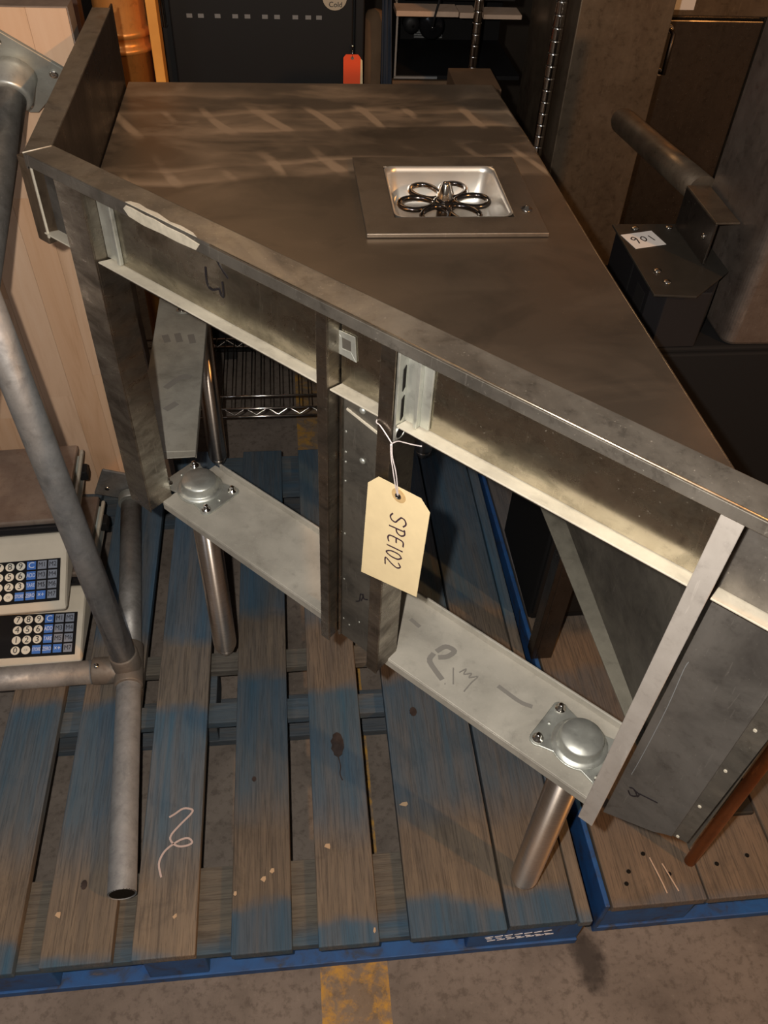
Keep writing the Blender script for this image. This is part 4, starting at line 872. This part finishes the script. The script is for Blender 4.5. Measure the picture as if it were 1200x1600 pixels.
# ---------------------------------------------------------------- background behind the table
FG = thing('black_fridge', 'black refrigerator with oval logo and vent slits behind the table', 'refrigerator', (-0.05, 2.45, 0))
m_ = MB(); m_.box(-0.285, 0.200, 2.215, 2.75, 0.05, 1.65); m_.build('body', M['black'], FG, 0.006)
m_ = MB(); m_.box(-0.250, 0.172, 2.195, 2.2145, 0.10, 1.62); fdoor = m_.build('door', M['charblack'] if 'charblack' in M else M['black'], FG, 0.004)
m_ = MB(); m_.box(0.176, 0.197, 2.190, 2.2145, 0.10, 1.62); m_.build('side_trim', M['black'], FG, 0.003)
m_ = MB(); m_.tube([(-0.262, 2.19, 0.975), (-0.262, 2.165, 0.98), (-0.262, 2.165, 1.35), (-0.262, 2.19, 1.36)], 0.006, 10); m_.build('handle', M['chrome'], FG)
for x in (-0.212, -0.186, -0.148, -0.108, -0.080, -0.040, -0.012, 0.03, 0.06, 0.085):
    lit = x in (-0.212, -0.186, -0.148, -0.108, -0.080, -0.040)
    m_ = MB(); m_.box(x, x+0.013, 2.1940, 2.1952, 0.990, 0.9985); m_.build('vent_slit', M['ventgrey'], fdoor)
m_ = MB(); m_.prism([(0.128+0.028*math.cos(2*math.pi*k/32), 2.1948, 1.036+0.026*math.sin(2*math.pi*k/32)) for k in range(32)], (0, -0.002, 0)); lg_ = m_.build('logo_plate', M['logo'], FG, label='cream oval logo plate')
text_part('Cold', 'lettering', M['ink'], lg_, (0.130, 2.1922, 1.022), (1, 0, 0), (0, 0, 1), 0.016)
for x, y in ((-.22, 2.25), (.15, 2.25), (-.22, 2.7), (.15, 2.7)):
    m_ = MB(); m_.box(x, x+.04, y, y+.04, 0, 0.05); m_.build('foot', M['rubber'], FG)
RT = thing('paper_tag', 'orange-red paper tag over a manila one hanging on the black refrigerator', 'tag', (0.170, 2.185, 0.85))
m_ = MB(); m_.prism([(0.1490, 2.1868, 0.80), (0.1980, 2.1868, 0.80), (0.1945, 2.1868, 0.905), (0.1880, 2.1868, 0.913), (0.156, 2.1868, 0.913), (0.1495, 2.1868, 0.907)], (0, -0.0005, 0)); m_.build('manila_card', M['manila'], RT)
m_ = MB(); m_.prism([(0.1485, 2.1855, 0.805), (0.1895, 2.1855, 0.805), (0.1900, 2.1855, 0.912), (0.1840, 2.1855, 0.919), (0.1545, 2.1855, 0.919), (0.1485, 2.1855, 0.912)], (0, -0.0005, 0)); rc = m_.build('red_card', M['redcard'], RT)
m_ = MB(); m_.lathe((0.170, 2.1848, 0.911), (0, -1, 0), [(0.0038, 0), (0.0036, 0.0006)], 16); m_.build('eyelet', M['castfit'], rc)
m_ = MB(); m_.lathe((0.170, 2.1895, 0.936), (0, -1, 0), [(0.004, 0), (0.003, 0.003), (0, 0.0035)], 12); m_.lathe((0.169, 2.1895, 0.9275), (0, -1, 0), [(0.003, 0), (0, 0.004)], 12); m_.tube([(0.170, 2.187, 0.928), (0.170, 2.184, 0.912)], 0.0007, 5); m_.build('hanging_screw', M['chrome'], RT)
# brown carton and dark blue cloth right of the fridge
BX = thing('brown_carton', 'brown cardboard roll standing right of the black refrigerator', 'carton', (0.225, 2.3, 0))
m_ = MB(); m_.lathe((0.236, 2.33, 0.0), (0.0, 0, 1), [(0.03, 0), (0.03, 0.955), (0.018, 0.975), (0, 0.98)], 20); m_.build('roll', M['brownboard'], BX)
CB = thing('dark_cloth', 'dark blue cloth hanging beside the brown roll', 'cloth', (0.27, 2.3, 0.5))
m_ = MB()
vsx = []; nx, nz = 10, 14
for j in range(nz):
    for i in range(nx):
        z = 0.0+1.02*j/(nz-1); x = 0.288+(0.04*i/(nx-1)-0.02)*(1.4-0.8*j/(nz-1)) - 0.03*(j/(nz-1)); vsx.append((x, 2.27+0.008*math.sin(i*1.7+j*.3), z+0.001))
m_.add(vsx, [(j*nx+i, j*nx+i+1, (j+1)*nx+i+1, (j+1)*nx+i) for j in range(nz-1) for i in range(nx-1)], True)
co = m_.build('drape', M['bluefelt'], CB); co.modifiers.new('s', 'SOLIDIFY').thickness = 0.004
# open refrigeration box on a carton
EQ = thing('cooling_unit', 'open dark cooling unit with grille and fan behind the table', 'machine', (0.42, 2.45, 0))
m_ = MB()
m_.box(0.289, 0.62, 2.60, 2.61, 0.70, 0.985); m_.box(0.289, 0.293, 2.31, 2.60, 0.832, 0.975); m_.box(0.289, 0.62, 2.31, 2.60, 0.822, 0.832); m_.build('casing', M['blackmat'], EQ, 0.001)
m_ = MB(); m_.box(0.287, 0.2915, 2.303, 2.3095, 0.832, 0.97); m_.box(0.287, 0.40, 2.303, 2.3095, 0.826, 0.831); m_.build('front_edge', M['ventgrey'], EQ)
m_ = MB(); m_.box(0.285, 0.44, 2.295, 2.36, 0.972, 0.984); m_.box(0.443, 0.485, 2.295, 2.36, 0.970, 0.982); m_.box(0.503, 0.60, 2.295, 2.36, 0.969, 0.979); m_.build('pale_tray_edge', M['shelfcard'], EQ, 0.001)
for k in range(9):
    m_ = MB(); m_.box(0.305, 0.330-(0.006 if k > 4 else 0), 2.592, 2.599, 0.872+k*0.0072, 0.8765+k*0.0072); m_.build('grille_slat', M['shelfcard'], EQ)
for k in range(6):
    m_ = MB(); m_.box(0.375 if k < 4 else .40, 0.455, 2.592, 2.599, 0.838+k*0.0060, 0.8415+k*0.0060); m_.build('grille_slat', M['ventgrey'], EQ)
m_ = MB(); m_.lathe((0.405, 2.50, 0.90), (0, -1, 0), [(0.034, 0), (0.034, 0.02), (0.026, 0.03), (0.01, 0.032), (0.008, 0.04), (0, 0.041)], 24); m_.build('fan_motor', M['blackgloss'], EQ)
m_ = MB(); m_.lathe((0.348, 2.50, 0.905), (0, -1, 0), [(0.022, 0), (0.022, 0.03), (0.01, 0.034), (0, 0.034)], 20); m_.build('compressor', M['black'], EQ)
m_ = MB(); m_.lathe((0.352, 2.462, 0.903), (0, -1, 0), [(0.004, 0), (0, 0.004)], 10); m_.build('bright_fitting', M['chrome'], EQ)
m_ = MB(); m_.tube(smooth_path([(0.395, 2.29, 1.06), (0.388, 2.29, 1.01), (0.380, 2.292, 0.972), (0.378, 2.30, 0.95)]), 0.0028, 8); m_.build('cable', M['black'], EQ)
m_ = MB(); m_.box(0.31, 0.6, 2.38, 2.6, 0.9862, 1.2); m_.build('upper_cabinet', M['charcoal'], EQ, 0.003)
m_ = MB(); m_.box(0.275, 0.63, 2.34, 2.62, 0.60, 0.700); m_.build('base_shelf', M['black'], EQ)
m_ = MB(); m_.box(0.27, 0.50, 2.312, 2.33, 0.74, 0.818); m_.build('lower_tray', M['brownboard'], EQ)
m_ = MB()
for x in (0.28, 0.60):
    m_.box(x, x+.03, 2.36, 2.39, 0, 0.6); m_.box(x, x+.03, 2.57, 2.60, 0, 0.6)
m_.build('legs', M['black'], EQ)
CT = thing('brown_crate', 'low brown crate at the rear right corner of the table', 'crate', (0.50, 2.1, 0))
m_ = MB(); m_.box(0.40, 0.505, 2.02, 2.16, 0.0, 0.90); m_.build('side_wall', M['brownboard'], CT, 0.002)
# chrome posts of a wire shelving unit
WU = thing('wire_shelving', 'chrome wire shelving unit with grooved posts behind the table', 'shelving', (0.60, 2.1, 0))
def post(T_, x, y, z1, r=0.0125):
    m_ = MB(); prof = [(r, 0.01)]; z = 0.03
    while z < z1: prof += [(r, z-0.003), (r, z-0.0010), (r*0.95, z-0.0006), (r*0.95, z+0.0006), (r, z+0.0010), (r, z+0.003)]; z += 0.0254
    prof.append((r, z1)); m_.lathe((x, y, 0), (0, 0, 1), prof, 20); p_ = m_.build('post', M['chrome'], T_)
    m_ = MB(); m_.lathe((x, y, 0), (0, 0, 1), [(r*0.8, 0), (r*1.1, 0.01)], 14); m_.build('foot', M['rubber'], p_)
def wshelf(T_, x0, x1, y0, y1, z, pitch=0.024, nocross=False):
    m_ = MB()
    for yy in (y0, y1): m_.tube([(x0, yy, z), (x1, yy, z)], 0.0026, 8)
    m_.build('edge_wire', M['chrome'], T_)
    m_ = MB()
    for yy in (y0, y1): m_.tube([(x0, yy, z-0.026), (x1, yy, z-0.026)], 0.0026, 8)
    for yy in (y0+0.004, y1-0.004):
        zz = [(x0+(x1-x0)*k/24, yy, z-0.002 if k % 2 else z-0.024) for k in range(25)]; m_.tube(zz, 0.0018, 6)
    m_.build('edge_truss', M['chrome'], T_)
    n_ = int((x1-x0)/pitch)
    for k in range(n_+1):
        m_ = MB(); x = x0+(x1-x0)*k/n_; m_.tube([(x, y0, z+0.0032), (x, y1, z+0.0032)], 0.0016, 6); m_.build('shelf_wire', M['darkchrome'], T_)
    for yy in (y0+(y1-y0)*0.14,):
        m_ = MB(); m_.tube([(x0, yy, z+0.0055), (x1, yy, z+0.0055)], 0.0026, 8); m_.build('cross_wire', M['chrome'], T_)
M['darkchrome'] = flat('dark_wire', (0.10, 0.085, 0.07), 0.35, 1.0)
post(WU, 0.598, 1.97, 1.7, 0.0125); post(WU, 0.483, 2.27, 1.7, 0.0115)
m_ = MB(); m_.tube([(0.598, 1.97, 1.5), (0.483, 2.27, 1.5)], 0.004, 8); m_.tube([(0.598, 1.97, 0.12), (0.483, 2.27, 0.12)], 0.004, 8); m_.build('end_brace', M['chrome'], WU)
DR = thing('dunnage_rack', 'low chrome wire rack on the floor behind the table, seen between its legs', 'rack', (-0.1, 1.85, 0))
wshelf(DR, -0.430, 0.23, 1.690, 2.00, 0.247)
for x in (-0.425, 0.225):
    for y in (1.695, 1.995):
        post(DR, x, y, 0.33 if y > 1.8 else 0.30, 0.0115)

# amber things behind the left splash, warm light put into their colours
AM = thing('warm_lit_urn', 'ribbed metal drum coloured amber for warm light, behind the left splash', 'drum', (-0.335, 2.12, 0))
m_ = MB(); m_.lathe((-0.345, 2.10, 0), (0, 0, 1), [(0.055, 0), (0.055, 0.955), (0.064, 0.957), (0.064, 0.966), (0.057, 0.969), (0.056, 0.985), (0.064, 0.988), (0.064, 1.000), (0.055, 1.003), (0.055, 1.35)], 36); m_.build('drum', M['warmdrum'], AM)
OW = thing('wood_post', 'wooden post coloured orange for warm light, beside the black refrigerator', 'post', (-0.262, 2.07, 0))
m_ = MB(); m_.box(-0.2815, -0.2600, 2.05, 2.10, 0, 1.35); m_.build('plank', M['warmlitwood'], OW, 0.001)
for o_, lb_, cat_, box_, mt_ in (('dark_board', 'dark brown board standing behind the maple slab', 'board', (-0.62, -0.41, 2.0, 2.04, 0, 1.3), 'darkbrown'),):
    M['darkbrown'] = flat('dark_brown_paint', (0.075, 0.042, 0.032), 0.5, 0, 0.4, 0.2, 5)
    t_ = thing(o_, lb_, cat_, (box_[0], box_[2], 0)); m_ = MB(); m_.box(*box_); m_.build('panel', M[mt_], t_, 0.002)

for o in bpy.data.objects:
    if '_o' in o: del o['_o']
